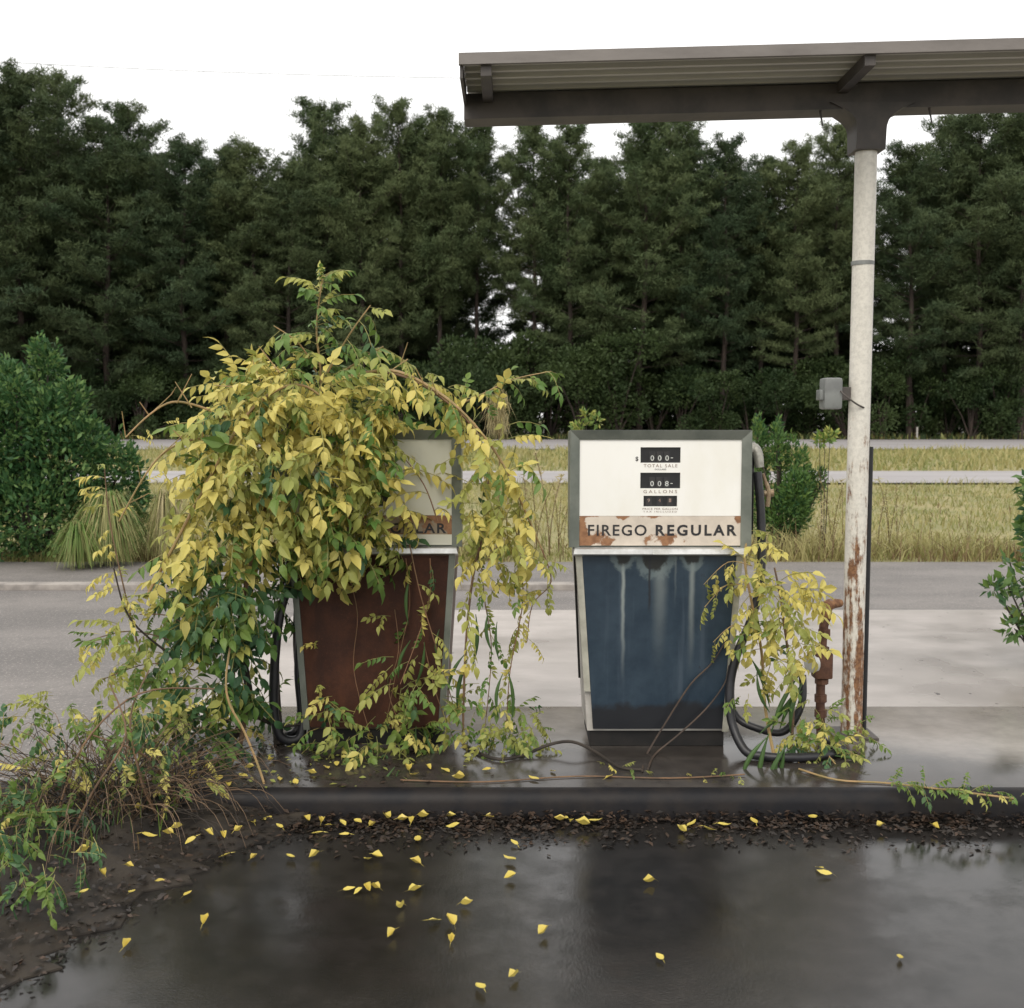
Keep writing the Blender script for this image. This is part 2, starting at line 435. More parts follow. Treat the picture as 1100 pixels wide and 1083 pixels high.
# pale slab in front of the lane: separate cast bays with open joints
for k, (xa, xb) in enumerate(((-1.78, 1.15), (1.162, 4.6), (4.612, 8.2), (8.212, 12.0))):
    b = MB().box(xa, xb, 5.5, 9.10, -.05, .006 + .0012 * k, .004)
    tag(b.build('concrete_drive', M['drive']), kind='structure')
tag(MB().box(-30, .62, 10.20, 10.38, -.05, .055, .02).build('lane_kerb', M['lowkerb'], smooth=True), kind='structure')
sheet('near_carriageway', -150, 150, 27.0, 33.2, .03, M['road'])
sheet('far_carriageway', -260, 260, 57.0, 84.0, .03, M['road'])
sheet('forest_floor', -300, 300, 86.0, 320.0, .02, M['forest_floor'])

# pump island: slab with a rounded dark nosing
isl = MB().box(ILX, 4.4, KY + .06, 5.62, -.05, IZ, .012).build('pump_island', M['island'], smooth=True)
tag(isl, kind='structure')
prof = [(.0, -.04), (.0, .065), (.012, .094), (.035, .110), (.0595, .1135), (.0595, -.04)]
b = MB()
xs = [ILX - .02, 4.42]
vs = [(x, KY + a, z) for x in xs for a, z in prof]
n = len(prof)
b.add(vs, [(i, (i + 1) % n, n + (i + 1) % n, n + i) for i in range(n)] + [tuple(range(n))[::-1], tuple(range(n, 2 * n))])
tag(b.build('island_kerb', M['kerb'], isl, smooth=True), kind=None)

# soil bank on the left of the forecourt
def xb(y): return float(np.interp(y, [1.0, 2.5, 3.1, 3.6, 4.0, 4.3, 4.45], [-1.9, -1.62, -1.38, -1.2, -1.02, -.72, -.6]))
nx_, ny_ = 60, 50
V = []; 
for j in range(ny_ + 1):
    y = 1.2 + (4.46 - 1.2) * j / ny_
    e = xb(y) + .05 * math.sin(y * 19) + .04 * math.sin(y * 43 + 1)
    for i in range(nx_ + 1):
        t = i / nx_
        x = e - 4.5 * t ** 1.6
        d = e - x
        z = .004 + .10 * (1 - math.exp(-d / .45)) + .018 * math.sin(x * 17 + y * 5) * min(1, d * 4) + .012 * math.sin(x * 31 - y * 23) * min(1, d * 4)
        V.append((x, y, z - (.02 if i == 0 else 0)))
F = [(j * (nx_ + 1) + i, j * (nx_ + 1) + i + 1, (j + 1) * (nx_ + 1) + i + 1, (j + 1) * (nx_ + 1) + i) for j in range(ny_) for i in range(nx_)]
tag(MB().add(V, F).build('soil', M['soil'], smooth=True), kind='structure')

# ------------------------------------------------------------------ lettering
def lettering(body, width, height, loc, mat, parent, name='lettering', bold=0.0, space=1.0, proud=.0015):
    cu = bpy.data.curves.new('t', 'FONT'); cu.body = body; cu.size = 1.0
    cu.offset = bold; cu.space_character = space; cu.extrude = .0; cu.resolution_u = 3
    ob = bpy.data.objects.new('t', cu); COL.objects.link(ob)
    bpy.context.view_layer.update()
    me = bpy.data.meshes.new_from_object(ob.evaluated_get(bpy.context.evaluated_depsgraph_get()))
    bpy.data.objects.remove(ob); bpy.data.curves.remove(cu)
    co = np.empty(len(me.vertices) * 3, np.float32); me.vertices.foreach_get('co', co); co = co.reshape(-1, 3)
    lo, hi = co.min(0), co.max(0)
    x = (co[:, 0] - (lo[0] + hi[0]) / 2) / (hi[0] - lo[0]) * width + loc[0]
    z = (co[:, 1] - (lo[1] + hi[1]) / 2) / (hi[1] - lo[1]) * height + loc[2]
    out = np.stack([x, np.full_like(x, loc[1] - proud), z], 1).astype(np.float32)
    me.vertices.foreach_set('co', out.ravel()); me.materials.clear(); me.materials.append(mat)
    me.name = name; me.update()
    return link(name, me, parent)

# ------------------------------------------------------------------ fuel pumps (local: x right, -y front, z up, origin base centre at the front plane)
def fuel_pump(px, front_d, label, panel, band, dial, side, rusted):
    base = P(px, 803, front_d)
    root = empty('fuel_pump', (base.x, front_d, IZ))
    tag(root, label, 'fuel pump', 'old fuel pumps on the island')
    # cabinet, tapered
    zt, zb, wt, wb, dp = .885, .075, .372, .318, .40
    def hw(z): return wb + (wt - wb) * (z - zb) / (zt - zb)
    b = MB()
    b.add([(-wb, .012, zb), (wb, .012, zb), (wb, dp, zb), (-wb, dp, zb), (-wt, .012, zt), (wt, .012, zt), (wt, dp, zt), (-wt, dp, zt)],
          [(0, 1, 5, 4), (1, 2, 6, 5), (2, 3, 7, 6), (3, 0, 4, 7), (4, 5, 6, 7), (3, 2, 1, 0)])
    b.build('cabinet', side, root)
    # front door panel: gridded so it is slightly dented
    nxp, nzp = 16, 18; V = []
    for j in range(nzp + 1):
        z = zb + .012 + (zt - zb - .014) * j / nzp; h = hw(z) - .026
        for i in range(nxp + 1):
            t = i / nxp * 2 - 1
            V.append((t * h, -.002 + .004 * math.sin(t * 3 + z * 4) * (1 - t * t) * (1 if not rusted else 1.8), z))
    F = [(j * (nxp + 1) + i, j * (nxp + 1) + i + 1, (j + 1) * (nxp + 1) + i + 1, (j + 1) * (nxp + 1) + i) for j in range(nzp) for i in range(nxp)]
    n0 = len(V); V += [(x, .0125, z) for x, y, z in V]
    rim = [i for i in range(nxp + 1)] + [(j + 1) * (nxp + 1) + nxp for j in range(nzp)] + [nzp * (nxp + 1) + nxp - 1 - i for i in range(nxp)] + [(nzp - 1 - j) * (nxp + 1) for j in range(nzp - 1)]
    F += [(rim[i], rim[(i + 1) % len(rim)], rim[(i + 1) % len(rim)] + n0, rim[i] + n0) for i in range(len(rim))]
    MB().add(V, F).build('door_panel', panel, root, smooth=True)
    for s in (-1, 1):           # corner strips
        zlo = .26 if (s < 0 and not rusted) else zb
        b = MB()
        q = []
        for z in (zlo, zt - .002):
            h = hw(z)
            q += [(s * (h - .025), -.006, z), (s * (h + .003), -.006, z), (s * (h + .003), .03, z), (s * (h - .025), .03, z)]
        b.add(q, [(0, 1, 5, 4), (1, 2, 6, 5), (2, 3, 7, 6), (3, 0, 4, 7), (4, 5, 6, 7), (3, 2, 1, 0)])
        b.build('corner_strip', M['trim'] if not rusted else M['steel'], root)
    MB().box(-wb + .012, wb - .012, .022, dp - .01, 0, zb - .001, .004).build('plinth', M['plinth'], root)
    # head case
    hx, z0, z1 = .402, .925, 1.44
    MB().box(-hx + .012, hx - .012, .0, .43, z0 - .02, z1 - .006, .012).build('head_case', M['steel'], root, smooth=True)
    fw = .042
    fr = tag(empty('f'), None); bpy.data.objects.remove(fr)
    # mitred frame, sloped towards the dial
    def bar(o1, o2, i2, i1):
        b = MB(); q = []
        for (p, yf, yb) in ((o1, -.030, .02), (o2, -.030, .02), (i2, -.016, .02), (i1, -.016, .02)):
            q.append((p[0], yf, p[1]))
        for p in (o1, o2, i2, i1): q.append((p[0], .02, p[1]))
        b.add(q, [(0, 1, 2, 3), (7, 6, 5, 4), (0, 4, 5, 1), (1, 5, 6, 2), (2, 6, 7, 3), (3, 7, 4, 0)])
        return b.build('frame_bar', M['steel'], root)
    oz0 = .918
    O = [(-hx - .004, oz0), (hx + .004, oz0), (hx, z1), (-hx, z1)]
    I = [(-hx + fw, oz0), (hx - fw, oz0), (hx - fw, z1 - fw), (-hx + fw, z1 - fw)]
    bar(O[3], O[0], I[0], I[3]); bar(O[1], O[2], I[2], I[1]); bar(O[2], O[3], I[3], I[2])
    # dial plate with three openings, built from strips around the openings
    wins = ((-.089, .089, 1.295, 1.364), (-.089, .089, 1.181, 1.251), (-.074, .076, 1.100, 1.148))
    zd0, zd1, xi = 1.058, z1 - fw, hx - fw
    b = MB(); yf = -.010
    def face(x0, x1, za, zb_): b.add([(x0, yf, za), (x1, yf, za), (x1, yf, zb_), (x0, yf, zb_)], [(0, 1, 2, 3)])
    zc = zd1
    for (a, c, lo, hi) in wins:
        face(-xi, xi, hi, zc); face(-xi, a, lo, hi); face(c, xi, lo, hi); zc = lo
        for (p, q) in (((a, lo), (c, lo)), ((c, lo), (c, hi)), ((c, hi), (a, hi)), ((a, hi), (a, lo))):
            b.add([(p[0], yf, p[1]), (q[0], yf, q[1]), (q[0], yf + .012, q[1]), (p[0], yf + .012, p[1])], [(0, 1, 2, 3)])
    face(-xi, xi, zd0, zc)
    b.build('dial_plate', dial, root)
    for k, (a, c, lo, hi) in enumerate(wins):
        w = MB().box(a - .004, c + .004, yf + .009, yf + .0095, lo - .004, hi + .004).build('counter_window', M['black'], root)
        n = 3
        txt = (('0', '0', '0'), ('0', '0', '8'), ('9', '4', '1'))[k]
        for j, ch in enumerate(txt):
            x = (-.036, -.003, .030)[j] if k < 2 else (-.05, -.002, .045)[j]
            zz = lo + (.021 if k < 2 else .027)
            wheel = MB().box(x - .014, x + .014, yf + .006, yf + .0085, lo + .003, hi - .02 if k < 2 else hi - .006, .001)
            wh = wheel.build('number_wheel', M['ink'], w)
            lettering(ch, .016 if k < 2 else .011, .024 if k < 2 else .016, (x, yf + .006, zz), M['digit'] if k < 2 else M['ink_fade'], w, 'digit', .012, proud=.0006)
        if k < 2:
            MB().box(.046, .056, yf + .0048, yf + .0055, lo + .020, lo + .0235).build('decimal_mark', M['digit'], w)
    ty = yf
    lettering('$', .013, .022, (-.105, ty, 1.312), M['ink'], root, bold=.01)
    lettering('TOTAL SALE', .150, .014, (0, ty, 1.282), M['ink_fade'], root, space=1.25)
    lettering('DOLLARS', .05, .007, (0, ty, 1.266), M['ink'], root)
    lettering('GALLONS', .150, .014, (0, ty, 1.167), M['ink_fade'], root, space=1.6)
    lettering('PRICE PER GALLON', .156, .009, (0, ty, 1.0895), M['ink_fade'], root, space=1.1)
    lettering('TAX INCLUDED', .150, .007, (0, ty, 1.077), M['ink_fade'], root, space=1.5)
    bd = MB().box(-xi, xi, -.012, -.0105, .925, zd0 - .001).build('name_band', band, root)
    if not rusted:
        tag(bd, 'rust-bitten cream band with black lettering')
        lettering('FIREGO', .262, .050, (-.190, -.012, .994), M['ink'], bd, bold=.013, space=1.15)
        lettering('REGULAR', .362, .050, (.162, -.012, .994), M['ink'], bd, bold=.030, space=1.3)
    else:
        lettering('REGULAR', .340, .046, (.165, -.012, 1.000), M['ink'], bd, bold=.022, space=1.2)
        MB().box(-xi, xi, -.0165, -.0125, .925, .972).build('lower_strip', M['cream'], root)
    # bright lip
    b = MB(); pr = [(-.012, .918), (-.042, .912), (-.046, .890), (-.020, .879), (.03, .879), (.03, .918)]
    q = []
    for s in (-1, 1):
        for (y, z) in pr: q.append((s * (.378 + (.012 if y < -.01 else 0) - (z - .88) * .25), y, z))
    n = len(pr)
    b.add(q, [(i, (i + 1) % n, n + (i + 1) % n, n + i) for i in range(n)] + [tuple(range(n))[::-1], tuple(range(n, 2 * n))])
    lip = b.build('lip_trim', M['chrome'], root)
    MB().box(-.034, .038, -.0478, -.044, .889, .912, .001).build('lip_clip', M['gauge'], lip)
    return root

FD = G(706, 803, IZ).y
pump_b = fuel_pump(706, FD, 'blue fuel pump lettered FIREGO REGULAR, bare white dial on top', M['blue'], M['band'], M['white'], M['side'], False)
pump_r = fuel_pump(402, FD + .03, 'rusted brown fuel pump half buried under a yellowing vine', M['rust'], M['band_brown'], M['cream'], M['sidedark'], True)
# blue pump: thin dark rod on its left side, nozzle, boot and hose on its right
bx, by = pump_b.location.x, pump_b.location.y
def loc(root, p): return Vector(p) - root.location
MB().tube([loc(pump_b, P(617, 594, by + .12)), loc(pump_b, P(622.5, 728, by + .12))], .006, 6).build('side_rod', M['black'], pump_b)
b = MB().box(.402, .444, .10, .24, .96, 1.33, .010)
b.build('nozzle_boot', M['black'], pump_b, smooth=True)
nz = MB()
nz.tube([(.412, .12, 1.362), (.440, .10, 1.355), (.455, .09, 1.325), (.462, .085, 1.27)], [.022, .026, .024, .020], 10, sm=4)
nz.box(.404, .452, .075, .135, 1.338, 1.372, .010)
nzo = nz.build('nozzle', M['castmetal'], pump_b, smooth=True)
lv = MB().tube([(.500, .12, 1.20), (.512, .11, 1.155), (.506, .11, 1.09)], .011, 8, sm=4)
lv.tube([(.492, .12, 1.15), (.535, .12, 1.152)], [.014, .019], 10)
lv.tube([(.500, .12, 1.20), (.485, .12, 1.24)], .008, 8)
lv.build('nozzle_lever', M['brass'], nzo, smooth=True)
hp = [P(813.5, 507, by + .06), P(817, 545, by + .05), P(818, 590, by + .04), P(816, 630, by + .02), P(806, 668, by - .01), P(791, 705, by - .04),
      P(784, 740, by - .05), P(786, 775, by - .08), P(800, 806, by - .16), P(820, 822, by - .2), P(850, 829, by - .22), P(885, 824, by - .19), P(905, 812, by - .1), P(890, 800, by + .02)]
hp[8:] = [Vector((p.x, p.y, max(p.z, IZ + .022))) for p in hp[8:]]
MB().tube([loc(pump_b, p) for p in hp], .0195, 10, sm=6).build('hose', M['rubber'], pump_b, smooth=True)
hp = [P(788, 700, by + .03), P(785, 750, by + .04), P(793, 772, by + .02), P(815, 783, by - .02), P(838, 787, by - .03), P(852, 776, by - .03), P(862, 752, by - .02), P(862, 725, by + .0)]
MB().tube([loc(pump_b, p) for p in hp], .0175, 10, sm=6).build('hose', M['rubber'], pump_b, smooth=True)
# rusted pump: two hose loops on its left
for (pts, r) in (([P(322, 600, 4.98), P(303, 650, 4.94), P(296, 700, 4.92), P(294, 755, 4.92), P(298, 785, 4.92), P(308, 800, 4.93), P(322, 792, 4.95), P(326, 770, 4.98)], .021),
                 ([P(330, 600, 5.1), P(323, 660, 5.08), P(320, 720, 5.06), P(323, 765, 5.05), P(318, 785, 5.03), P(308, 797, 5.0)], .018)):
    MB().tube([loc(pump_r, Vector((p.x, p.y, max(p.z, IZ + .024)))) for p in pts], r, 10, sm=6).build('hose', M['rubber'], pump_r, smooth=True)

# ------------------------------------------------------------------ canopy on a single post
PD = 5.10
pb = G(914.5, 795, IZ); PX = P(914.5, 780, PD).x
can = empty('canopy', (PX, PD, IZ))
tag(can, 'flat steel canopy on one rust-streaked white post, over the right-hand pump', 'canopy')
def cl(x, y, z): return (x - PX, y - PD, z - IZ)
SL = .026                                    # the deck rises slightly to the right
def zs(x, z): return z + (x - (-.23)) * SL
ptop = zs(PX, 2.86)
post = MB().tube([cl(PX, PD, IZ), cl(PX, PD, 1.0), cl(PX + .002, PD, 2.0), cl(PX + .004, PD, ptop)], [.049, .049, .049, .049], 20).build('post', M['post'], can, smooth=True)
MB().tube([cl(PX, PD, 2.30), cl(PX, PD, 2.318)], .0515, 20).build('weld_band', M['box'], post)
MB().box(-.10, .10, -.10, .10, .0, .012, .003).build('base_plate', M['canopy_dark'], can)
MB().tube([cl(PX + .060, PD + .01, IZ + .01), cl(PX + .060, PD + .01, 1.47)], .0145, 10).build('conduit', M['black'], can, smooth=True)
MB().tube([cl(PX + .054, PD + .02, 1.47), cl(PX + .054, PD + .02, 2.75)], .007, 8).build('cable_run', M['black'], can, smooth=True)
b = MB()                                     # dark flared bracket on the post head
for (z, w, d) in ():
    pass
zz0, zz1 = ptop - .10, zs(PX, 2.96)
ring = []
for t in np.linspace(0, 1, 9):
    z = zz0 + (zz1 - zz0) * t
    w = .066 + .125 * max(0, (t - .42) / .58) ** 2.6; d = .066 + .02 * t
    ring.append([(-w + .004, -d, z - IZ), (w + .004, -d, z - IZ), (w + .004, d, z - IZ), (-w + .004, d, z - IZ)])
vs = [p for r_ in ring for p in r_]
b.add(vs, [(i * 4 + j, i * 4 + (j + 1) % 4, i * 4 + 4 + (j + 1) % 4, i * 4 + 4 + j) for i in range(8) for j in range(4)] + [(3, 2, 1, 0), (32, 33, 34, 35)])
b.build('post_head', M['canopy_dark'], can, smooth=True)
XL, XR = P(497, 90, 4.9).x, PX + (PX - P(497, 90, 4.9).x) + .3
YF, YB = 4.62, 5.40
def sbox(x0, x1, y0, y1, z0, z1):            # box that follows the slope of the deck
    return MB().add([cl(x0, y0, zs(x0, z0)), cl(x1, y0, zs(x1, z0)), cl(x1, y1, zs(x1, z0)), cl(x0, y1, zs(x0, z0)),
                     cl(x0, y0, zs(x0, z1)), cl(x1, y0, zs(x1, z1)), cl(x1, y1, zs(x1, z1)), cl(x0, y1, zs(x0, z1))],
                    [(0, 3, 2, 1), (4, 5, 6, 7), (0, 1, 5, 4), (1, 2, 6, 5), (2, 3, 7, 6), (3, 0, 4, 7)])
sbox(XL, XR, 5.03, 5.17, 2.936, 3.046).build('main_beam', M['canopy_dark'], can)
sbox(XL - .004, XR + .004, YF, YF + .02, 3.046, 3.092).build('front_fascia', M['canopy_fascia'], can)
sbox(XL - .004, XR + .004, YB - .02, YB, 3.046, 3.092).build('rear_fascia', M['canopy_fascia'], can)
for x in (XL, XR - .012):
    sbox(x, x + .012, YF + .02, 5.028, 2.996, 3.090).build('end_plate', M['canopy_dark'], can)
for x in (XL + .085, 1.45, 3.0):
    j = sbox(x, x + .045, YF + .021, 5.028, 3.004, 3.052)
    j.add(*[(a, c) for a, c in [(sbox(x, x + .045, 5.172, YB - .021, 3.034, 3.052).v, sbox(0, 1, 0, 1, 0, 1).f)]][0])
    j.build('joist', M['canopy_dark'], can)
prof = []                                    # corrugated deck: trapezoid ribs along x
yy = YF + .032
while yy < YB - .04:
    for dy, z in ((0, 0), (.022, 0), (.034, .024), (.078, .024), (.090, 0)):
        if yy + dy < YB - .032: prof.append((yy + dy, z))
    yy += .0905
prof2 = []
for p in prof:
    if not prof2 or p[0] - prof2[-1][0] > .002: prof2.append(p)
V = []; 
for x in np.linspace(XL + .014, XR - .014, 12):
    for (y, z) in prof2: V.append(cl(x, y, zs(x, 3.054 + z)))
n = len(prof2); n0 = len(V)
F = [(i * n + j, (i + 1) * n + j, (i + 1) * n + j + 1, i * n + j + 1) for i in range(11) for j in range(n - 1)]
V += [(x, y, z + .004) for x, y, z in V]
F += [tuple(q + n0 for q in f)[::-1] for f in F]
MB().add(V, F).build('corrugated_deck', M['canopy_sheet'], can)
# rust hangers below the beam by the post
for dx in (-.22, .27):
    MB().tube([cl(PX + dx, 5.06, zs(PX + dx, 2.937)), cl(PX + dx + .01, 5.05, zs(PX + dx, 2.87))], [.006, .003], 6).build('wire_end', M['canopy_dark'], can)
# grey box on the post
c = P(893, 423, PD)
b = MB().box(c.x - PX - .045, c.x - PX + .040, -.05, .05, c.z - IZ - .072, c.z - IZ + .072, .014)
eb = b.build('electrical_box', M['box'], can, smooth=True)
MB().box(c.x - PX - .062, c.x - PX - .044, -.035, .035, c.z - IZ - .030, c.z - IZ + .018, .005).build('box_knob', M['box'], eb, smooth=True)
MB().box(c.x - PX + .0385, -.045, -.02, .02, c.z - IZ - .03, c.z - IZ + .03, .003).build('bracket', M['canopy_dark'], eb)
MB().tube([P(903, 420, PD - .05) - can.location, P(908, 425, PD - .062) - can.location, P(920, 434, PD - .064) - can.location, P(928, 438, PD - .05) - can.location], .004, 6, sm=4).build('loose_wire', M['canopy_dark'], can)

# ------------------------------------------------------------------ rusty standpipe with a valve
SD = 5.05
sp0 = P(884, 800, SD)
sp = empty('standpipe', (sp0.x, SD, IZ)); tag(sp, 'rusty standpipe with valve box leaning beside the white post', 'pipe')
def sl(px, py, d=SD): return P(px, py, d) - sp.location
MB().tube([(sl(882, 800).x, 0, 0), sl(881, 770), sl(881.5, 735)], .021, 10).build('lower_pipe', M['redrust'], sp, smooth=True)
q = sl(883, 714)
vb = MB().box(q.x - .042, q.x + .042, -.04, .04, q.z - .062, q.z + .062, .010).build('valve_body', M['redrust'], sp, smooth=True)
MB().tube([(q.x - .041, -.01, q.z + .01), (q.x - .062, -.02, q.z + .01)], [.046, .043], 14).build('gauge', M['gauge'], vb, smooth=True)
for zz in (-.078, .072):
    MB().tube([(q.x, 0, q.z + zz - .012), (q.x, 0, q.z + zz + .012)], .031, 8).build('hex_collar', M['redrust'], vb)
MB().tube([(q.x, 0, q.z + .06), sl(884, 690), sl(885, 672), sl(889, 662)], [.020, .019, .022, .020], 10, sm=3).build('upper_pipe', M['redrust'], sp, smooth=True)
MB().tube([sl(885.5, 683), sl(885.5, 676)], .027, 8).build('hex_collar', M['redrust'], sp)
MB().tube([sl(889, 664), sl(887, 655), sl(892, 649), sl(903, 648, PD - .02)], [.022, .03, .026, .018], 10, sm=3).build('elbow', M['pipe'], sp, smooth=True)

for py_ in (750, 766):
    MB().tube([sl(881.5, py_ + 4), sl(881.5, py_ - 4)], .028, 8).build('hex_collar', M['redrust'], sp)

# ------------------------------------------------------------------ compound leaves
def leaf_data(seed, pairs=4, L=.20, ll=.072, droop=.5, hang=.7):
    """pinnate leaf along +x, returns verts, faces, material index (0 blade, 1 stalk)"""
    r = random.Random(seed); V = []; F = []; mi = []
    def pt(t): return Vector((L * (t - .12 * t * t * droop), 0, -L * droop * .55 * t * t))
    def blade(o, d, nrm, ln):
        d = d.normalized(); s = nrm.cross(d).normalized(); nn = d.cross(s).normalized()
        W = ln * r.uniform(.40, .56); cv = r.uniform(-.05, .5); fold = r.uniform(.05, .7); tw = r.uniform(-.7, .7)
        b = len(V)
        st = ((.02, .0), (.22, .40), (.48, .5), (.76, .27), (1.0, 0))
        V.append(o)
        for u, w in st[1:4]:
            c_ = o + d * (ln * u) - nn * (cv * ln * u * u)
            sd = s * math.cos(tw * u) + nn * math.sin(tw * u)
            V.append(c_ - sd * W * w + nn * fold * W * w); V.append(c_); V.append(c_ + sd * W * w + nn * fold * W * w)
        V.append(o + d * ln - nn * (cv * ln * 1.15))
        for f in ((0, 1, 2), (0, 2, 3), (1, 4, 5, 2), (2, 5, 6, 3), (4, 7, 8, 5), (5, 8, 9, 6), (7, 10, 8), (8, 10, 9)):
            F.append(tuple(b + i for i in f)); mi.append(0)
    ts = [.28 + .62 * i / max(1, pairs - 1) for i in range(pairs)]
    for t in ts:
        o = pt(t); tg = (pt(t + .02) - pt(t - .02)).normalized(); n_ = Vector((-tg.z, 0, tg.x))
        n_ = n_ if n_.z > 0 else -n_
        for s in (-1, 1):
            if r.random() < .06: continue
            side = Vector((0, s, 0)); a = r.uniform(.45, .95); h = hang * r.uniform(.5, 1.2)
            d = tg * math.cos(a) * .8 + side * math.sin(a) * math.cos(h) - n_ * math.sin(h)
            nr = n_ * math.cos(h) + side * math.sin(h)
            blade(o, d, nr, ll * r.uniform(.75, 1.12) * (1.0 if t > .4 else .85))
    tg = (pt(1) - pt(.96)).normalized(); n_ = Vector((-tg.z, 0, tg.x))
    blade(pt(.98), tg, n_ if n_.z > 0 else -n_, ll * 1.15)
    b = len(V); w = .0022
    for t in (0, .35, .7, 1.0):
        p = pt(t); V += [p + Vector((0, -w, 0)), p + Vector((0, w, 0)), p + Vector((0, 0, w * 1.6))]
    for i in range(3):
        for j in range(3):
            F.append((b + i * 3 + j, b + i * 3 + (j + 1) % 3, b + i * 3 + 3 + (j + 1) % 3, b + i * 3 + 3 + j)); mi.append(1)
    return V, F, mi

SHAPES = [leaf_data(11, 4, .19, .072, .5, .75), leaf_data(12, 4, .21, .068, .9, .7), leaf_data(13, 3, .16, .078, .7, .4), leaf_data(14, 5, .24, .062, .7, .8), leaf_data(15, 3, .15, .066, 1.1, .9), leaf_data(16, 4, .20, .070, .2, .25)]
TINTS = ['lf_y', 'lf_yg', 'lf_g', 'lf_d']
LEAFME = {}
for si, (V, F, mi) in enumerate(SHAPES):
    for ti, tn in enumerate(TINTS):
        me = bpy.data.meshes.new('compound_leaf'); me.from_pydata(V, [], F)
        me.materials.append(M[tn]); me.materials.append(M['rachis'])
        me.polygons.foreach_set('material_index', mi); me.update()
        LEAFME[si, ti] = me
SHAPE_NP = []
for (V, F, mi) in SHAPES:
    T = []; tm = []
    for f, m_ in zip(F, mi):
        T.append(f[:3]); tm.append(m_)
        if len(f) == 4: T.append((f[0], f[2], f[3])); tm.append(m_)
    SHAPE_NP.append((np.array([tuple(v) for v in V]), np.array(T), np.array(tm)))

def frame(o, d, up, s):
    d = d.normalized(); y = up.cross(d)
    if y.length < 1e-3: y = Vector((1, .2, 0)).cross(d)
    y.normalize(); z = d.cross(y)
    m = Matrix(((d.x, y.x, z.x, o.x), (d.y, y.y, z.y, o.y), (d.z, y.z, z.z, o.z), (0, 0, 0, 1)))
    return m @ Matrix.Diagonal((s, s, s, 1))

def rv(a=1.0): return Vector((random.gauss(0, 1), random.gauss(0, 1), random.gauss(0, 1))) * a
def pick(w):
    return random.choices(range(4), weights=w)[0]

class Vine:
    def __init__(s, root): s.root = root; s.leaves = []
    def blob(s, px, py, d, rx, rz, ry, n, tint, size=1.0, shell=.55, tintfn=None):
        c = P(px, py, d); k = d / FPX; rx *= k; rz *= k
        for _ in range(n):
            q = rv(); q.normalize()
            if q.y > .45: q.y = -q.y
            rad = random.uniform(shell, 1.0) ** .6
            o = c + Vector((q.x * rx, q.y * ry, q.z * rz)) * rad
            if o.z < IZ + .02: o.z = IZ + random.uniform(.02, .08)
            out = Vector((q.x, q.y - .35, q.z * .4 - .2)) + rv(.55)
            up = Vector((0, 0, 1)) + Vector((q.x, q.y - .3, 0)) * .5 + rv(.42)
            s.leaves.append((frame(o, out, up, size * random.uniform(.75, 1.15)), random.randrange(6), pick(tint)))
    def along(s, pts, n, tint, size=1.0, t0=.15, spread=1.0, updir=None):
        pts = smooth_path(pts, 8); k = len(pts)
        for i in range(n):
            t = t0 + (1 - t0) * (i + random.random() * .6) / n
            f = min(t, .999) * (k - 1); j = int(f)
            o = pts[j].lerp(pts[min(j + 1, k - 1)], f - j)
            tg = (pts[min(j + 1, k - 1)] - pts[max(j - 1, 0)]).normalized()
            side = tg.cross(Vector((0, 0, 1)) + rv(.3))
            if side.length < .05: side = Vector((1, 0, 0))
            side.normalize(); side = side if i % 2 else -side
            out = side * spread + tg * .45 + Vector((0, -.25, updir if updir is not None else -.15)) + rv(.25)
            s.leaves.append((frame(o, out, Vector((0, -.3, 1)) + rv(.2), size * random.uniform(.75, 1.1)), random.randrange(6), pick(tint)))
    def emit(s, limit=300, rest='foliage'):
        inv = Matrix.Translation(s.root.location).inverted()
        L = sorted(s.leaves, key=lambda a: a[0].translation.y)
        L = [l for l in L if l[0].translation.y > .5]
        for (m_, si, ti) in L[:limit]:
            o = bpy.data.objects.new('leaf', LEAFME[si, ti]); COL.objects.link(o)
            o.parent = s.root; o.matrix_local = inv @ m_
        if len(L) > limit:
            VV = []; TT = []; MM = []; b = 0
            for (m_, si, ti) in L[limit:]:
                v, t, tm = SHAPE_NP[si]; A = np.array(inv @ m_)
                VV.append(v @ A[:3, :3].T + A[:3, 3]); TT.append(t + b); MM.append(np.where(tm == 0, ti, 4)); b += len(v)
            me = fast_mesh(rest, np.concatenate(VV), np.concatenate(TT), [M[t] for t in TINTS] + [M['rachis']], np.concatenate(MM))
            tag(link(rest, me, s.root), kind='stuff')

def pod_mesh(seed):
    r = random.Random(seed); L = r.uniform(.18, .225); bend = r.choice((-1, 1)) * r.uniform(.012, .03)
    pts = [(bend * math.sin(t * math.pi), bend * .6 * math.sin(t * 2.2), -L * t) for t in np.linspace(0, 1, 9)]
    return MB().tube(pts, [.0018, .003, .0062, .008, .0085, .008, .006, .0035, .0012], 8).mesh('seed_pod', M['pod'], True)
PODS = [pod_mesh(i) for i in range(4)]
def pods(root, spots):
    for i, (px, py, d, ang, sc) in enumerate(spots):
        o = bpy.data.objects.new('seed_pod', PODS[i % 4]); COL.objects.link(o); o.parent = root
        p = P(px, py, d)
        o.location = p - root.location; o.rotation_euler = (random.uniform(-.15, .15), R(ang), random.uniform(0, 6))
        o.rotation_mode = 'XYZ'
        o.rotation_euler = (0, R(ang), 0); o.scale = (sc, sc, sc)
def stem(root, pts, r, mat='stem', name='stem', n=6, sm=5):
    return MB().tube([Vector(p) - root.location for p in pts], r, n, sm=sm).build(name, M[mat], root, smooth=True)

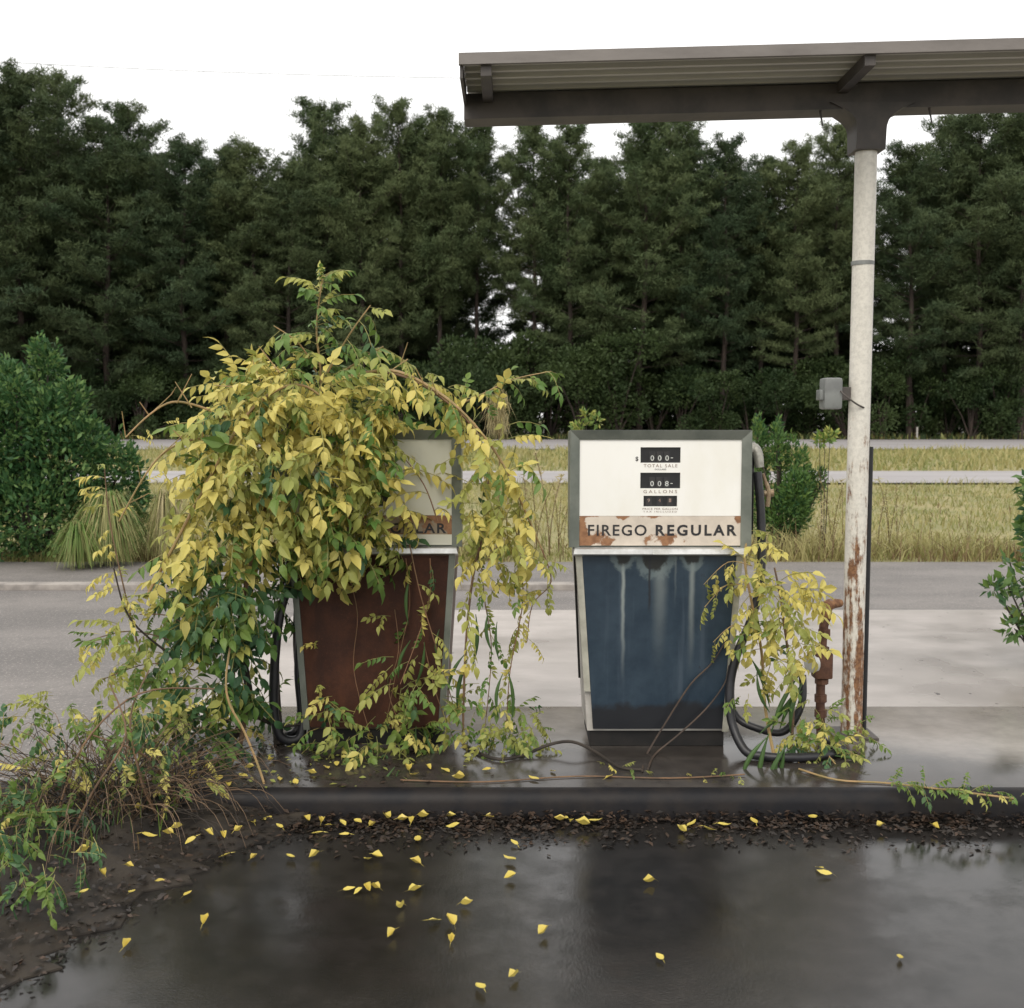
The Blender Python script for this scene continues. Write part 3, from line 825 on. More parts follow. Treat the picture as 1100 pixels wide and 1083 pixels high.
# ------------------------------------------------------------------ the big vine over the rusted pump
v1 = empty('trumpet_vine', G(300, 812, IZ))
tag(v1, 'big yellow-green vine smothering the rusted brown pump, with green seed pods', 'vine')
VN = Vine(v1)
Yw, YG, GR, DK = (.62, .28, .08, .02), (.30, .42, .22, .06), (.06, .22, .46, .26), (.0, .10, .42, .48)
VN.blob(318, 478, 4.92, 100, 84, .42, 300, (.50, .36, .10, .04), .85)
VN.blob(340, 432, 4.90, 92, 36, .36, 120, Yw, .8)
VN.blob(392, 510, 4.86, 44, 78, .22, 90, (.5, .38, .1, .02), .85)
VN.blob(325, 545, 4.86, 78, 48, .32, 100, YG, .9)
VN.blob(366, 578, 4.86, 55, 26, .22, 40, YG, .85)
VN.blob(242, 530, 4.90, 42, 86, .28, 60, (.58, .3, .1, .02))
VN.blob(222, 590, 4.80, 30, 50, .2, 26, (.7, .25, .05, 0))
VN.blob(250, 640, 4.92, 52, 54, .34, 140, DK, .85)
VN.blob(226, 712, 4.90, 50, 48, .32, 85, GR, .85)
VN.blob(200, 765, 4.85, 60, 28, .28, 46, GR, .85)
VN.blob(268, 745, 5.1, 22, 45, .2, 16, GR, .7)
VN.blob(306, 520, 4.70, 60, 66, .18, 30, (.2, .4, .3, .1))
# the shoot on top
d0 = 4.85
top = [P(345, 440, d0), P(344, 395, d0), P(340, 350, d0), P(347, 296, d0)]
stem(v1, top, [.006, .005, .003], 'stem_light'); VN.along(top, 38, (.0, .28, .6, .12), .7, .2, .9, .25)
VN.along([P(343, 330, d0), P(347, 293, d0)], 5, (.1, .7, .2, 0), .55, .0, .6, .8)
for pts, n_, sz in (([P(340, 400, d0), P(322, 370, d0 - .05), P(294, 350, d0 - .1)], 4, .85), ([P(352, 400, d0), P(375, 360, d0 - .03), P(398, 328, d0 - .05)], 6, .85),
                    ([P(360, 405, d0), P(390, 385, d0), P(412, 372, d0)], 5, .9)):
    stem(v1, pts, [.005, .0025], 'stem_light'); VN.along(pts, n_, (.0, .2, .6, .2), sz, .3)
# arch to the right and the cascade between the pumps
d1 = 4.78
arch = [P(372, 405, d1), P(420, 398, d1 - .05), P(462, 416, d1 - .08), P(500, 446, d1 - .08), P(535, 490, d1 - .06), P(560, 540, d1 - .04), P(582, 590, d1)]
stem(v1, arch, [.008, .006, .004], 'stem_light'); VN.along(arch, 20, (.7, .26, .04, 0), .85, .1)
arch2 = [P(378, 400, d1), P(425, 402, d1), P(470, 424, d1), P(515, 470, d1 + .02), P(525, 540, d1), P(508, 620, d1), P(500, 700, d1), P(497, 800, d1)]
stem(v1, arch2, [.007, .006, .005], 'stem'); VN.along(arch2, 18, YG, .8, .3)
spray = [P(480, 440, 4.95), P(515, 425, 4.92), P(550, 408, 4.9), P(592, 399, 4.88)]
stem(v1, spray, [.005, .002], 'stem_light'); VN.along(spray, 12, (.05, .45, .45, .05), .62, .15, .8, .3)
VN.along([P(490, 450, 4.95), P(475, 430, 4.95), P(462, 408, 4.95)], 6, (.1, .4, .45, .05), .6, .1, .8, .3)
VN.blob(455, 425, 5.0, 45, 24, .2, 20, (.15, .35, .4, .1), .8)
VN.blob(528, 505, 4.82, 28, 84, .16, 46, (.5, .36, .12, .02), .85)
VN.blob(548, 580, 4.80, 38, 44, .16, 26, (.5, .4, .1, 0), .75)
for pts, n_, w_, s_ in (([P(582, 590, d1), P(592, 625, d1), P(572, 650, d1), P(566, 690, d1)], 8, YG, .55), ([P(553, 560, d1), P(562, 640, d1), P(548, 720, d1), P(543, 800, d1)], 16, (.25, .5, .25, 0), .55),
                        ([P(515, 570, d1), P(520, 640, d1), P(528, 700, d1), P(520, 790, d1)], 14, (.1, .4, .45, .05), .55), ([P(440, 585, 4.84), P(452, 640, 4.83), P(470, 700, 4.83), P(488, 760, 4.83)], 6, (.4, .45, .15, 0), .55),
                        ([P(470, 560, 4.8), P(455, 520, 4.8), P(425, 480, 4.8), P(405, 450, 4.8)], 8, (.5, .4, .1, 0), .8), ([P(462, 600, 4.84), P(460, 650, 4.84), P(430, 735, 4.8)], 4, YG, .6)):
    stem(v1, pts, [.0032, .002], 'cane_red'); VN.along(pts, n_, w_, s_, .1, .8)
VN.blob(552, 785, 4.85, 30, 30, .15, 26, (.08, .42, .48, .02), .5)
VN.blob(520, 770, 4.85, 30, 40, .15, 24, (.1, .3, .5, .1), .55)
VN.blob(566, 795, 4.9, 18, 22, .12, 12, (.1, .5, .4, 0), .42)
# tufts climbing the brown door
VN.blob(424, 660, 4.90, 16, 6, .05, 3, (.3, .6, .1, 0), .65)
VN.blob(440, 722, 4.84, 40, 22, .08, 14, YG, .7)
VN.blob(458, 752, 4.84, 24, 40, .08, 14, (.05, .3, .6, .05), .7)
VN.blob(424, 780, 4.86, 30, 26, .10, 10, YG, .7)
VN.blob(388, 795, 4.84, 58, 34, .14, 40, (.08, .32, .48, .12), .7)
VN.blob(352, 742, 4.88, 12, 20, .06, 5, YG, .7)
VN.blob(352, 775, 4.86, 18, 20, .08, 7, (.2, .4, .4, 0), .7)
VN.blob(345, 690, 4.93, 12, 60, .05, 5, (.4, .4, .2, 0), .5)
for pts in ([P(436, 790, 4.84), P(418, 745, 4.85), P(428, 700, 4.87), P(424, 655, 4.89)], [P(455, 690, 4.88), P(470, 750, 4.86), P(490, 800, 4.86)], [P(436, 600, 4.85), P(440, 650, 4.88), P(430, 700, 4.88), P(412, 790, 4.85)], [P(372, 610, 4.9), P(384, 660, 4.91), P(380, 720, 4.9), P(398, 790, 4.86)]):
    stem(v1, pts, [.0024, .0016], 'cane_red')
# canes and trunks
for pts, r_, mt in (
    ([G(255, 812, IZ), P(262, 770, 4.85), P(250, 730, 4.8), P(262, 640, 4.72), P(285, 540, 4.66), P(300, 470, 4.7)], [.012, .008], 'stem'),
    ([P(292, 872, 4.34), P(280, 830, 4.42), P(262, 785, 4.46), P(246, 755, 4.48), P(243, 725, 4.5), P(250, 680, 4.55)], [.0052, .005, .0045], 'stem_light'),
    ([P(158, 640, 4.60), P(185, 590, 4.58), P(222, 520, 4.56), P(262, 450, 4.56), P(296, 420, 4.58), P(325, 414, 4.62), P(350, 430, 4.66)], [.0065, .0065, .005], 'stem_light'),
    ([P(250, 452, 4.7), P(215, 437, 4.65), P(185, 432, 4.6), P(160, 446, 4.58), P(135, 470, 4.56)], [.0055, .0045, .003], 'stem_light'),
    ([P(235, 470, 4.7), P(200, 474, 4.62), P(172, 490, 4.6), P(150, 520, 4.58), P(128, 560, 4.58)], [.005, .0035], 'stem_light'),
    ([G(300, 800, IZ), P(297, 760, 5.0), P(296, 700, 5.02), P(305, 640, 5.0), P(318, 560, 4.98)], [.028, .022, .02, .014], 'stem_dark'),
    ([G(325, 796, IZ), P(322, 740, 5.1), P(318, 680, 5.1), P(322, 600, 5.05)], [.02, .014], 'stem_dark'),
    ([G(245, 800, IZ), P(268, 760, 5.0), P(262, 700, 5.0), P(272, 620, 4.98), P(300, 540, 4.95)], [.022, .013], 'stem_dark'),
    ([G(205, 822, IZ), P(235, 780, 4.9), P(270, 770, 4.9), P(300, 780, 4.95), P(332, 776, 4.96)], [.010, .007], 'stem_dark')):
    stem(v1, pts, r_, mt)
for (a, c_) in (((135, 470), (131, 442)), ((160, 446), (150, 432)), ((166, 441), (184, 424)), ((184, 424), (189, 416)), ((190, 433), (206, 402)), ((206, 438), (188, 410)), ((172, 490), (196, 468)), ((198, 474), (186, 462)), ((217, 474), (219, 452)),
                ((300, 400), (278, 372)), ((280, 410), (271, 386)), ((258, 416), (230, 414)), ((430, 392), (438, 368)), ((438, 386), (420, 398)), ((455, 412), (447, 396)), ((470, 424), (462, 404)), ((152, 520), (148, 500)), ((140, 540), (160, 530))):
    stem(v1, [P(*a, 4.6), P(*c_, 4.57)], [.0028, .0018], 'stem_light', 'twig')
VN.along([P(135, 470, 4.58), P(200, 445, 4.6)], 4, (.8, .2, 0, 0), .32, 0, .5)
VN.along([P(150, 520, 4.58), P(230, 470, 4.65)], 5, (.8, .2, 0, 0), .36, 0, .5)
VN.along([P(430, 385, 4.7), P(470, 415, 4.7)], 4, (.8, .2, 0, 0), .5, 0, .5)
# left offshoot of yellow sprays
off = [P(150, 700, 4.62), P(135, 640, 4.6), P(118, 560, 4.6), P(112, 500, 4.6)]
stem(v1, off, [.004, .002], 'stem'); VN.along(off, 14, (.75, .25, 0, 0), .55, .2, .9)
off = [P(185, 705, 4.62), P(140, 665, 4.55), P(122, 610, 4.52)]
stem(v1, off, [.005, .003], 'stem_dark'); VN.along(off, 6, (.6, .35, .05, 0), .6, .3)
for a, c_ in (((190, 690), (90, 690)), ((200, 660), (165, 640)), ((210, 720), (110, 730)), ((220, 690), (150, 660))):
    pts = [P(*a, 4.66), P((a[0] + c_[0]) / 2, (a[1] + c_[1]) / 2 - 12, 4.6), P(*c_, 4.55)]
    stem(v1, pts, [.003, .002], 'stem'); VN.along(pts, 8, (.25, .5, .25, 0), .55, .1)
VN.blob(150, 690, 4.65, 45, 40, .2, 30, (.25, .48, .25, .02), .6)
# runners over the island
run = [G(498, 800, IZ + .01), G(530, 815, IZ + .012), G(560, 812, IZ + .012), P(590, 800, 4.8), P(615, 797, 4.78), P(640, 808, 4.74), G(665, 824, IZ + .012), G(690, 827, IZ + .01)]
stem(v1, run, [.008, .007, .006], 'stem_dark', n=7)
stem(v1, [G(430, 838, IZ + .008), G(520, 840, IZ + .006), G(620, 834, IZ + .006), G(720, 836, IZ + .006), G(800, 832, IZ + .008)], .0032, 'stem')
VN.along([G(640, 818, IZ + .02), G(700, 830, IZ + .02)], 5, (.1, .5, .4, 0), .28, 0, .8, .2)
VN.along([G(740, 834, IZ + .02), G(800, 833, IZ + .02)], 6, (.25, .4, .35, 0), .36, 0, .8, .2)
VN.emit(300)
pods(v1, [(511, 660, 4.76, 4, 1.09), (524, 658, 4.76, -6, 0.94), (534, 668, 4.76, -3, 0.78), (540, 724, 4.76, 6, 0.98), (546, 722, 4.76, -4, 1.01), (500, 702, 4.8, 25, 0.98), (503, 706, 4.8, 12, 1.09), (441, 688, 4.86, 18, 0.94), (456, 690, 4.86, 12, 0.94),
          (472, 676, 4.86, 4, 0.70), (440, 620, 4.86, 2, 0.94), (424, 824, 4.5, 22, 1.01), (428, 828, 4.49, 30, 1.05), (447, 780, 4.82, -10, 0.94), (456, 785, 4.82, -28, 1.01), (240, 750, 4.75, 35, 0.94), (250, 757, 4.75, 18, 0.86)])

# ------------------------------------------------------------------ the smaller vine on the blue pump's hose side
v2 = empty('trumpet_vine', G(850, 822, IZ))
tag(v2, 'small yellow vine with long green pods beside the blue pump, tangled in its hose', 'vine')
V2 = Vine(v2)
s1 = [G(832, 815, IZ), P(822, 760, 4.86), P(818, 700, 4.84), P(808, 650, 4.84), P(800, 600, 4.86), P(806, 565, 4.9)]
s2 = [G(850, 812, IZ), P(852, 740, 4.84), P(845, 690, 4.84), P(838, 640, 4.86), P(832, 610, 4.9)]
stem(v2, s1, [.008, .005], 'stem_light'); stem(v2, s2, [.007, .004], 'stem')
V2.along(s1, 12, Yw, .7, .35); V2.along(s2, 12, Yw, .7, .3)
V2.blob(828, 630, 4.84, 28, 46, .13, 36, (.66, .3, .04, 0), .78)
V2.blob(838, 692, 4.82, 30, 36, .13, 26, (.3, .5, .2, 0), .72)
V2.blob(802, 600, 4.86, 10, 30, .08, 7, (.7, .3, 0, 0), .6)
for a, c_ in (((808, 608), (756, 628)), ((806, 632), (757, 652)), ((808, 676), (766, 690))):
    pts = [P(*a, 4.86), P((a[0] + c_[0]) / 2, min(a[1], c_[1]) - 4, 4.84), P(*c_, 4.82)]
    stem(v2, pts, [.0025, .0015], 'stem_light'); V2.along(pts, 4, (.6, .4, 0, 0), .5, .3, .5, -.5)
V2.along([P(805, 745, 4.8), P(785, 752, 4.8)], 3, (.0, .2, .7, .1), .5, 0)
V2.blob(865, 770, 4.86, 32, 26, .14, 24, (.15, .4, .42, .03), .55)
V2.blob(885, 805, 4.80, 38, 20, .14, 30, (.04, .36, .55, .05), .5)
V2.blob(912, 790, 4.9, 22, 20, .12, 14, (.1, .4, .5, 0), .5)
for pts, n_ in (([P(850, 800, 4.75), P(865, 835, 4.6), P(882, 862, 4.40)], 10), ([P(880, 800, 4.75), P(905, 832, 4.6), P(912, 862, 4.40)], 10), ([P(900, 800, 4.8), P(925, 815, 4.75), P(945, 830, 4.7)], 7)):
    stem(v2, pts, [.003, .002], 'stem_light'); V2.along(pts, n_, (.02, .35, .6, .03), .34, 0, .8, .1)
crk = [G(880, 838, IZ + .006), G(940, 852, IZ + .005), G(1010, 848, IZ + .006)]
stem(v2, [G(858, 826, IZ + .01), G(900, 838, IZ + .008), G(960, 842, IZ + .006), G(1090, 858, IZ + .006)], .004, 'stem_light')
V2.along([G(950, 840, IZ + .03), G(1050, 852, IZ + .03)], 24, (.04, .32, .6, .04), .42, 0, .9, .45)
V2.along([G(1050, 850, IZ + .02), G(1100, 856, IZ + .02)], 7, (.04, .32, .6, .04), .34, 0, .9, .35)
# bare stems leaning on the blue cabinet
stem(v2, [G(690, 828, IZ + .012), P(694, 812, FD - .10), P(716, 775, FD - .04), P(742, 735, FD - .02), P(765, 712, FD - .016), P(781, 686, FD - .016)], [.0048, .004, .003], 'bare', 'bare_stem')
stem(v2, [G(696, 826, IZ + .012), P(704, 810, FD - .12), P(728, 790, FD - .06), P(758, 762, FD - .03), P(778, 735, FD - .025), P(783, 715, FD - .02)], [.0048, .004, .003], 'bare', 'bare_stem')
V2.emit(300)
pods(v2, [(806, 706, 4.82, -22, 1.12), (813, 722, 4.82, -18, 1.03), (858, 726, 4.78, 25, 1.25), (864, 730, 4.78, 14, 1.29), (856, 740, 4.78, 38, 1.20), (862, 742, 4.79, 30, 1.07), (826, 788, 4.62, 8, 1.29), (824, 792, 4.6, 30, 1.20), (843, 800, 4.6, 14, 1.25), (846, 800, 4.6, 22, 1.29), (838, 802, 4.6, 4, 1.12),
          (892, 822, 4.68, -78, 1.20), (897, 812, 4.7, -72, 1.29)])

# ------------------------------------------------------------------ foreground bramble, weeds and litter on the left
def twig_heap(name, root, c, rx, ry, rz, n, mats, rad=.0025):
    b = MB()
    for _ in range(n):
        q = rv(); q.normalize()
        o = Vector(c) + Vector((q.x * rx, q.y * ry, abs(q.z) * rz * .3 - rz * .25)) * random.random() ** .4
        dr = Vector((q.x + random.gauss(0, .6), q.y + random.gauss(0, .6), random.uniform(.3, 1.6))).normalized()
        L = random.uniform(.15, .45)
        pts = [o, o + dr * L * .5, o + dr * L * .85 + Vector((dr.x * .12, dr.y * .12, -.04)) * L * 2, o + dr * L + Vector((dr.x * .3, dr.y * .3, -.30)) * L * 1.2]
        b.tube([p - root.location for p in pts], [rad, rad * .8, rad * .4], 4, random.randrange(len(mats)), sm=3)
    return tag(b.build(name, [M[m_] for m_ in mats], root), kind='stuff')
br = empty('bramble_bush', P(125, 880, 4.2))
br.location.z = .06
tag(br, 'tangled heap of brown twigs and small weedy leaves at the island end', 'bush')
twig_heap('dry_twigs', br, P(115, 850, 4.25), .32, .28, .42, 420, ['twig', 'twig', 'stem_dark'], .0019)
twig_heap('dry_twigs', br, P(170, 850, 4.45), .24, .16, .20, 110, ['stem_dark', 'twig'], .0019)
for pts in ([P(175, 890, 4.2), P(150, 830, 4.15), P(140, 770, 4.2), P(160, 720, 4.3)], [P(70, 910, 3.9), P(100, 850, 3.95), P(135, 790, 4.0), P(118, 735, 4.1)], [P(178, 892, 4.15), P(155, 850, 4.1), P(145, 810, 4.1)], [P(195, 870, 4.3), P(160, 815, 4.2), P(100, 790, 4.1)],
            [P(60, 880, 4.0), P(90, 800, 4.1), P(150, 745, 4.2), P(230, 740, 4.4)]):
    stem(br, pts, [.005, .003], 'stem', 'cane')
B1 = Vine(br)  # leaf mix weighted to darker greens, corner shading put into the colour
B1.blob(120, 790, 4.3, 85, 45, .25, 60, (.06, .26, .44, .24), .5)
B1.blob(80, 760, 4.4, 60, 20, .2, 34, (.10, .4, .45, .05), .5)
B1.blob(60, 850, 4.1, 50, 50, .2, 40, (.02, .14, .46, .38), .5)
B1.blob(180, 830, 4.3, 60, 30, .2, 26, (.2, .4, .3, .1), .45)
B1.emit(170)
wd = empty('weed_clump', P(35, 930, 3.7)); wd.location.z = .07
tag(wd, 'green weeds tinted darker for corner shading, on the soil bank at lower left', 'weeds')
W1 = Vine(wd)  # mostly dark leaf tints: the vignette's shade is painted into the foliage
W1.blob(20, 880, 3.9, 55, 60, .3, 60, (.0, .08, .42, .5), .55)
W1.blob(30, 960, 3.5, 70, 40, .3, 46, (.0, .08, .42, .5), .45)
W1.blob(-60, 850, 4.1, 70, 80, .35, 60, (.0, .1, .4, .5), .6)
W1.emit(160)
# grass blades
def blades(name, pts, h, w, mats, weights, lean=.5, parent=None, patchy=False):
    """pts Nx3 roots, each blade a bent strip"""
    n = len(pts); pts = np.asarray(pts)
    az = RNG.uniform(0, 2 * np.pi, n); hh = RNG.uniform(h[0], h[1], n) * RNG.uniform(.6, 1, n); ww = RNG.uniform(w[0], w[1], n)
    fld = np.sin(pts[:, 0] * .9 + 1.7 * np.sin(pts[:, 1] * .55)) * np.sin(pts[:, 1] * .8 + 1.3 * np.sin(pts[:, 0] * .7)) + .5 * np.sin(pts[:, 0] * 3.1 + pts[:, 1] * 2.3)
    if patchy: hh = hh * (1 + .55 * np.clip(fld, -1, 1))
    ln = RNG.uniform(.1, lean, n) * hh; f = RNG.uniform(0, np.pi, n)
    dx, dy = np.cos(az) * ln, np.sin(az) * ln; sx, sy = np.cos(f) * ww / 2, np.sin(f) * ww / 2
    a = pts - np.stack([sx, sy, 0 * sx + .01], 1); b = pts + np.stack([sx, sy, 0 * sx - .01], 1)
    md = pts + np.stack([dx * .3, dy * .3, hh * .6], 1)
    c = md - np.stack([sx, sy, 0 * sx], 1) * .75; d = md + np.stack([sx, sy, 0 * sx], 1) * .75
    e = pts + np.stack([dx, dy, hh], 1)
    V = np.stack([a, b, d, c, e], 1).reshape(-1, 3)
    k = (np.arange(n) * 5)[:, None]
    T = np.concatenate([k + np.array([[0, 1, 2]]), k + np.array([[0, 2, 3]]), k + np.array([[3, 2, 4]])], 1).reshape(-1, 3)
    pick_ = RNG.choice(len(mats), n, p=np.array(weights) / sum(weights))
    if patchy:                       # tussocks: taller, straw or green by patches of ground
        pick_ = np.where((fld > .35) & (RNG.random(n) < .75), mats.index('gr_y'), np.where((fld < -.3) & (RNG.random(n) < .7), mats.index('gr_g'), pick_))
    mi = np.repeat(pick_, 3)
    return link(name, fast_mesh(name, V, T, [M[m_] for m_ in mats], mi), parent)
def field(n, x0, x1, y0, y1, z=-.02, clump=0.0):
    x = RNG.uniform(x0, x1, n); y = RNG.uniform(y0, y1, n)
    if clump:
        k = np.sin(x * 1.7 + 3 * np.sin(y * .9)) * np.sin(y * 2.1 + 2 * np.sin(x * .6)) + RNG.normal(0, .5, n)
        s = k > -clump; x, y = x[s], y[s]
    return np.stack([x, y, np.full_like(x, z)], 1)
p = field(2600, -4.2, -1.3, 1.6, 4.3, .06)
p = np.array([q for q in p if q[0] < xb(q[1]) - .12 - .5 * RNG.random()])
tag(blades('bank_grass', p, (.04, .16), (.004, .009), ['lf_d', 'lf_g', 'gr_b'], [.5, .25, .25], .9), 'short dark grass on the soil bank at lower left', 'grass', kind='stuff')

def flat_leaf_mesh(name, seed, mat, L=.06, curl=.4):
    r = random.Random(seed); V = []; st = ((0, .0), (.18, .34), (.45, .5), (.75, .30), (1.0, 0))
    cx_, cy_ = r.uniform(.3, 1.0) * curl, r.uniform(.4, 1.3) * curl
    W = L * r.uniform(.5, .62)
    def z(u, v): return .004 + cx_ * L * (u - .5) ** 2 * 1.7 + cy_ * abs(v) ** 1.5 * L * 1.7 + r.uniform(0, .003)
    V.append((-L / 2, 0, z(0, 0)))
    for u, w in st[1:4]:
        for s in (-1, 0, 1): V.append(((u - .5) * L, s * w * W, z(u, s * w)))
    V.append((L / 2, 0, z(1, 0)))
    V.append((-L / 2 - .02, .004, .006)); V.append((-L / 2, .0015, z(0, 0)))
    F = [(0, 1, 2), (0, 2, 3), (1, 4, 5, 2), (2, 5, 6, 3), (4, 7, 8, 5), (5, 8, 9, 6), (7, 10, 8), (8, 10, 9), (0, 11, 12)]
    return MB().add(V, F).mesh(name, mat, True)
FALL = [flat_leaf_mesh('fallen_leaf', 40 + i, M['fallen'], .046 + .004 * (i % 3), .2 + .16 * i) for i in range(6)]
def fallen(spots, z, label, group, size=1.0):
    for (px, py) in spots:
        o = bpy.data.objects.new('fallen_leaf', random.choice(FALL)); COL.objects.link(o)
        o.location = G(px, py, z + .001)
        o.rotation_euler = (random.uniform(-.28, .28), random.uniform(-.28, .28), random.uniform(0, 6.28))
        s = size * random.uniform(.8, 1.15); o.scale = (s, s, s)
        tag(o, label, 'leaf', group)
fallen([(242, 921), (273, 922), (312, 923), (338, 921), (202, 962), (221, 991), (395, 925), (406, 922), (446, 928), (449, 904), (375, 957), (385, 959), (396, 957), (402, 955), (450, 956), (430, 977), (421, 1006), (467, 991), (483, 992), (485, 1011), (502, 973), (516, 1063),
        (552, 907), (547, 925), (548, 944), (744, 887), (731, 893), (762, 893), (696, 949), (584, 1004), (552, 1051), (709, 1030), (880, 934), (884, 940), (966, 1030), (370, 898), (341, 897), (136, 1016), (446, 958), (778, 888)],
       .004, 'small curled yellow leaf fallen on the wet dark asphalt', 'yellow leaves on the wet asphalt')
fallen([(270, 884), (282, 882), (290, 880), (330, 882), (345, 884), (352, 888), (368, 886), (385, 884), (400, 888), (416, 880), (433, 882), (443, 883), (455, 879), (485, 878), (487, 889), (526, 879), (601, 882), (607, 880), (612, 884), (625, 887), (809, 884), (872, 880), (945, 889), (1005, 890), (640, 884), (300, 889)],
       .016, 'small yellow leaf fallen in the dark litter along the kerb foot', 'yellow leaves along the kerb foot')
fallen([(180, 897), (190, 891), (160, 900), (90, 916), (139, 932), (90, 961), (142, 960), (171, 948), (225, 897), (240, 899), (257, 893), (150, 870), (205, 905), (110, 940)],
       .09, 'small yellow leaf fallen on the dark soil bank at left', 'yellow leaves on the soil bank', .95)
fallen([(335, 832), (350, 826), (362, 822), (437, 828), (445, 834), (460, 826), (478, 829), (493, 838), (523, 828), (573, 838), (594, 830), (300, 838), (290, 818), (268, 826), (262, 836), (250, 822), (235, 838), (225, 826), (655, 836), (318, 842), (208, 834), (245, 846)],
       IZ + .002, 'small yellow leaf fallen on the wet concrete island', 'yellow leaves on the island')
def litter(name, pts, mats, label):
    VV = []; TT = []; MM = []
    for i, q in enumerate(pts):
        L = random.uniform(.006, .019); a = random.uniform(0, 6.28); t = random.uniform(-.5, .5); t2 = random.uniform(-.5, .5)
        ux = Vector((math.cos(a), math.sin(a), t * .6)) * L; uy = Vector((-math.sin(a), math.cos(a), t2 * .6)) * L * .45
        o = Vector(q); b = len(VV)
        VV += [tuple(o - ux), tuple(o + uy), tuple(o + ux), tuple(o - uy + Vector((0, 0, .004)))]
        TT += [(b, b + 1, b + 2), (b, b + 2, b + 3)]; k = random.randrange(len(mats)); MM += [k, k]
    return tag(link(name, fast_mesh(name, VV, TT, [M[m_] for m_ in mats], MM)), label, 'litter', kind='stuff')
pts = []
for _ in range(8500):
    x = random.uniform(-1.2, 2.6)
    cl_ = .5 + .5 * math.sin(x * 5.1 + 2 * math.sin(x * 2.3)) * math.sin(x * 11.7 + 1)
    if random.random() > .18 + .55 * cl_: continue
    off_ = abs(random.gauss(0, .028 + .03 * cl_)) * (1.5 if x < -.3 else 1) + (random.random() ** 6) * .25
    pts.append((x, KY - .004 - off_, .004 + max(0, .040 - off_ * .6) * random.random()))
litter('leaf_litter', pts, ['litter', 'litter_d', 'litter_d'], 'dark brown leaf litter banked along the kerb foot')
pts = []
for _ in range(1900):
    y = random.uniform(2.4, 4.4); x = xb(y) - abs(random.gauss(0, .45)) + random.uniform(0, .10)
    d_ = xb(y) - x
    pts.append((x, y, .012 + .10 * (1 - math.exp(-max(d_, 0) / .45)) + .01 * random.random()))
litter('leaf_litter', pts, ['litter', 'litter_d', 'litter_d'], 'brown leaf litter scattered over the soil bank')
pts = [(random.gauss(-.95, .35), random.uniform(KY + .05, 5.2), IZ + .004 + .006 * random.random()) for _ in range(500)]
litter('leaf_litter', [p for p in pts if p[0] > ILX], ['litter', 'litter_d', 'lf_yg'], 'leaf crumbs on the island under the big vine')

# ------------------------------------------------------------------ verge grass
z0 = -.02
vg = blades('verge_grass', field(52000, -17, 19, 12.9, 27.0, z0, .75), (.06, .22), (.010, .026), ['gr_g', 'gr_y', 'gr_b'], [.50, .45, .05], 1.5, patchy=True)
tag(vg, 'straw and green grass on the verge behind the pumps', 'grass', kind='stuff')
ed = blades('verge_edge_grass', np.concatenate([field(15000, -12, 14, 12.3, 13.1, z0, .9), field(7000, -12, 14, 12.5, 14.5, z0, .1)]), (.08, .34), (.008, .020), ['gr_b', 'gr_y', 'gr_g'], [.45, .33, .22], 1.3, patchy=True)
tag(ed, 'tall brown-based grass along the edge of the lane', 'grass', kind='stuff')
tag(blades('median_grass', field(26000, -36, 38, 33.4, 56.8, z0, .9), (.15, .38), (.04, .09), ['gr_g', 'gr_y'], [.55, .45], .9, patchy=True), 'green median grass between the two carriageways', 'grass', kind='stuff')
tag(blades('far_verge_grass', field(9000, -60, 60, 84.2, 88.5, z0, .9), (.3, .8), (.08, .16), ['gr_g', 'under', 'gr_b'], [.4, .5, .1], .7), 'weedy grass at the foot of the pine wood', 'grass', kind='stuff')

# weed stalks in the verge
def weed_mesh(seed, h, head):
    r = random.Random(seed); b = MB()
    for k in range(r.randint(2, 4)):
        dx, dy = r.uniform(-.22, .22) * h, r.uniform(-.2, .2) * h; hh = h * r.uniform(.7, 1)
        pts = [Vector((dx * t * t, dy * t * t, hh * t)) for t in np.linspace(0, 1, 6)]
        b.tube(pts, [.006, .003], 4, 0)
        for q in range(26):
            t = r.uniform(.25, 1) if not head else r.uniform(.7, 1); p_ = pts[min(int(t * 5), 4)].lerp(pts[min(int(t * 5) + 1, 5)], t * 5 - int(t * 5))
            e = Vector((r.gauss(0, 1), r.gauss(0, 1), r.gauss(.3, .7))).normalized() * r.uniform(.03, .10)
            w_ = e.cross(Vector((r.random(), r.random(), r.random()))).normalized() * .010
            b.add([p_ - w_, p_ + w_, p_ + e], [(0, 1, 2)], 1)
    return b
WEED = [weed_mesh(i, 1.0, i % 2).mesh('weed', [M['gr_b'], M['plume'] if i % 2 else M['gr_y']]) for i in range(4)]
for i, (px, d, h) in enumerate([(556, 13.0, 1.0), (566, 12.7, .95), (576, 13.4, 1.1), (590, 12.9, 1.25), (600, 13.2, .9), (545, 13.5, .9), (893, 12.8, 1.15), (905, 13.2, .9), (955, 12.9, .95), (963, 13.4, .8), (1002, 12.7, .55), (942, 13.0, .8), (220, 13.0, .8), (190, 13.3, .9), (605, 12.6, .7), (584, 12.5, .6), (1040, 13, .6), (880, 12.6, .7)]):
    o = link('weed_stalk', WEED[i % 4]); o.location = (P(px, 600, d).x, d, z0); o.scale = (h, h, h); o.rotation_euler = (0, 0, i * 1.3)
    w_ = 'between the two pumps' if 400 < px < 615 else ('left of the big vine' if px < 400 else ('just left of the white post' if px < 910 else 'right of the white post'))
    tag(o, 'dry upright weed stalk in the verge grass ' + w_, 'weed', 'dry weed stalks ' + w_)

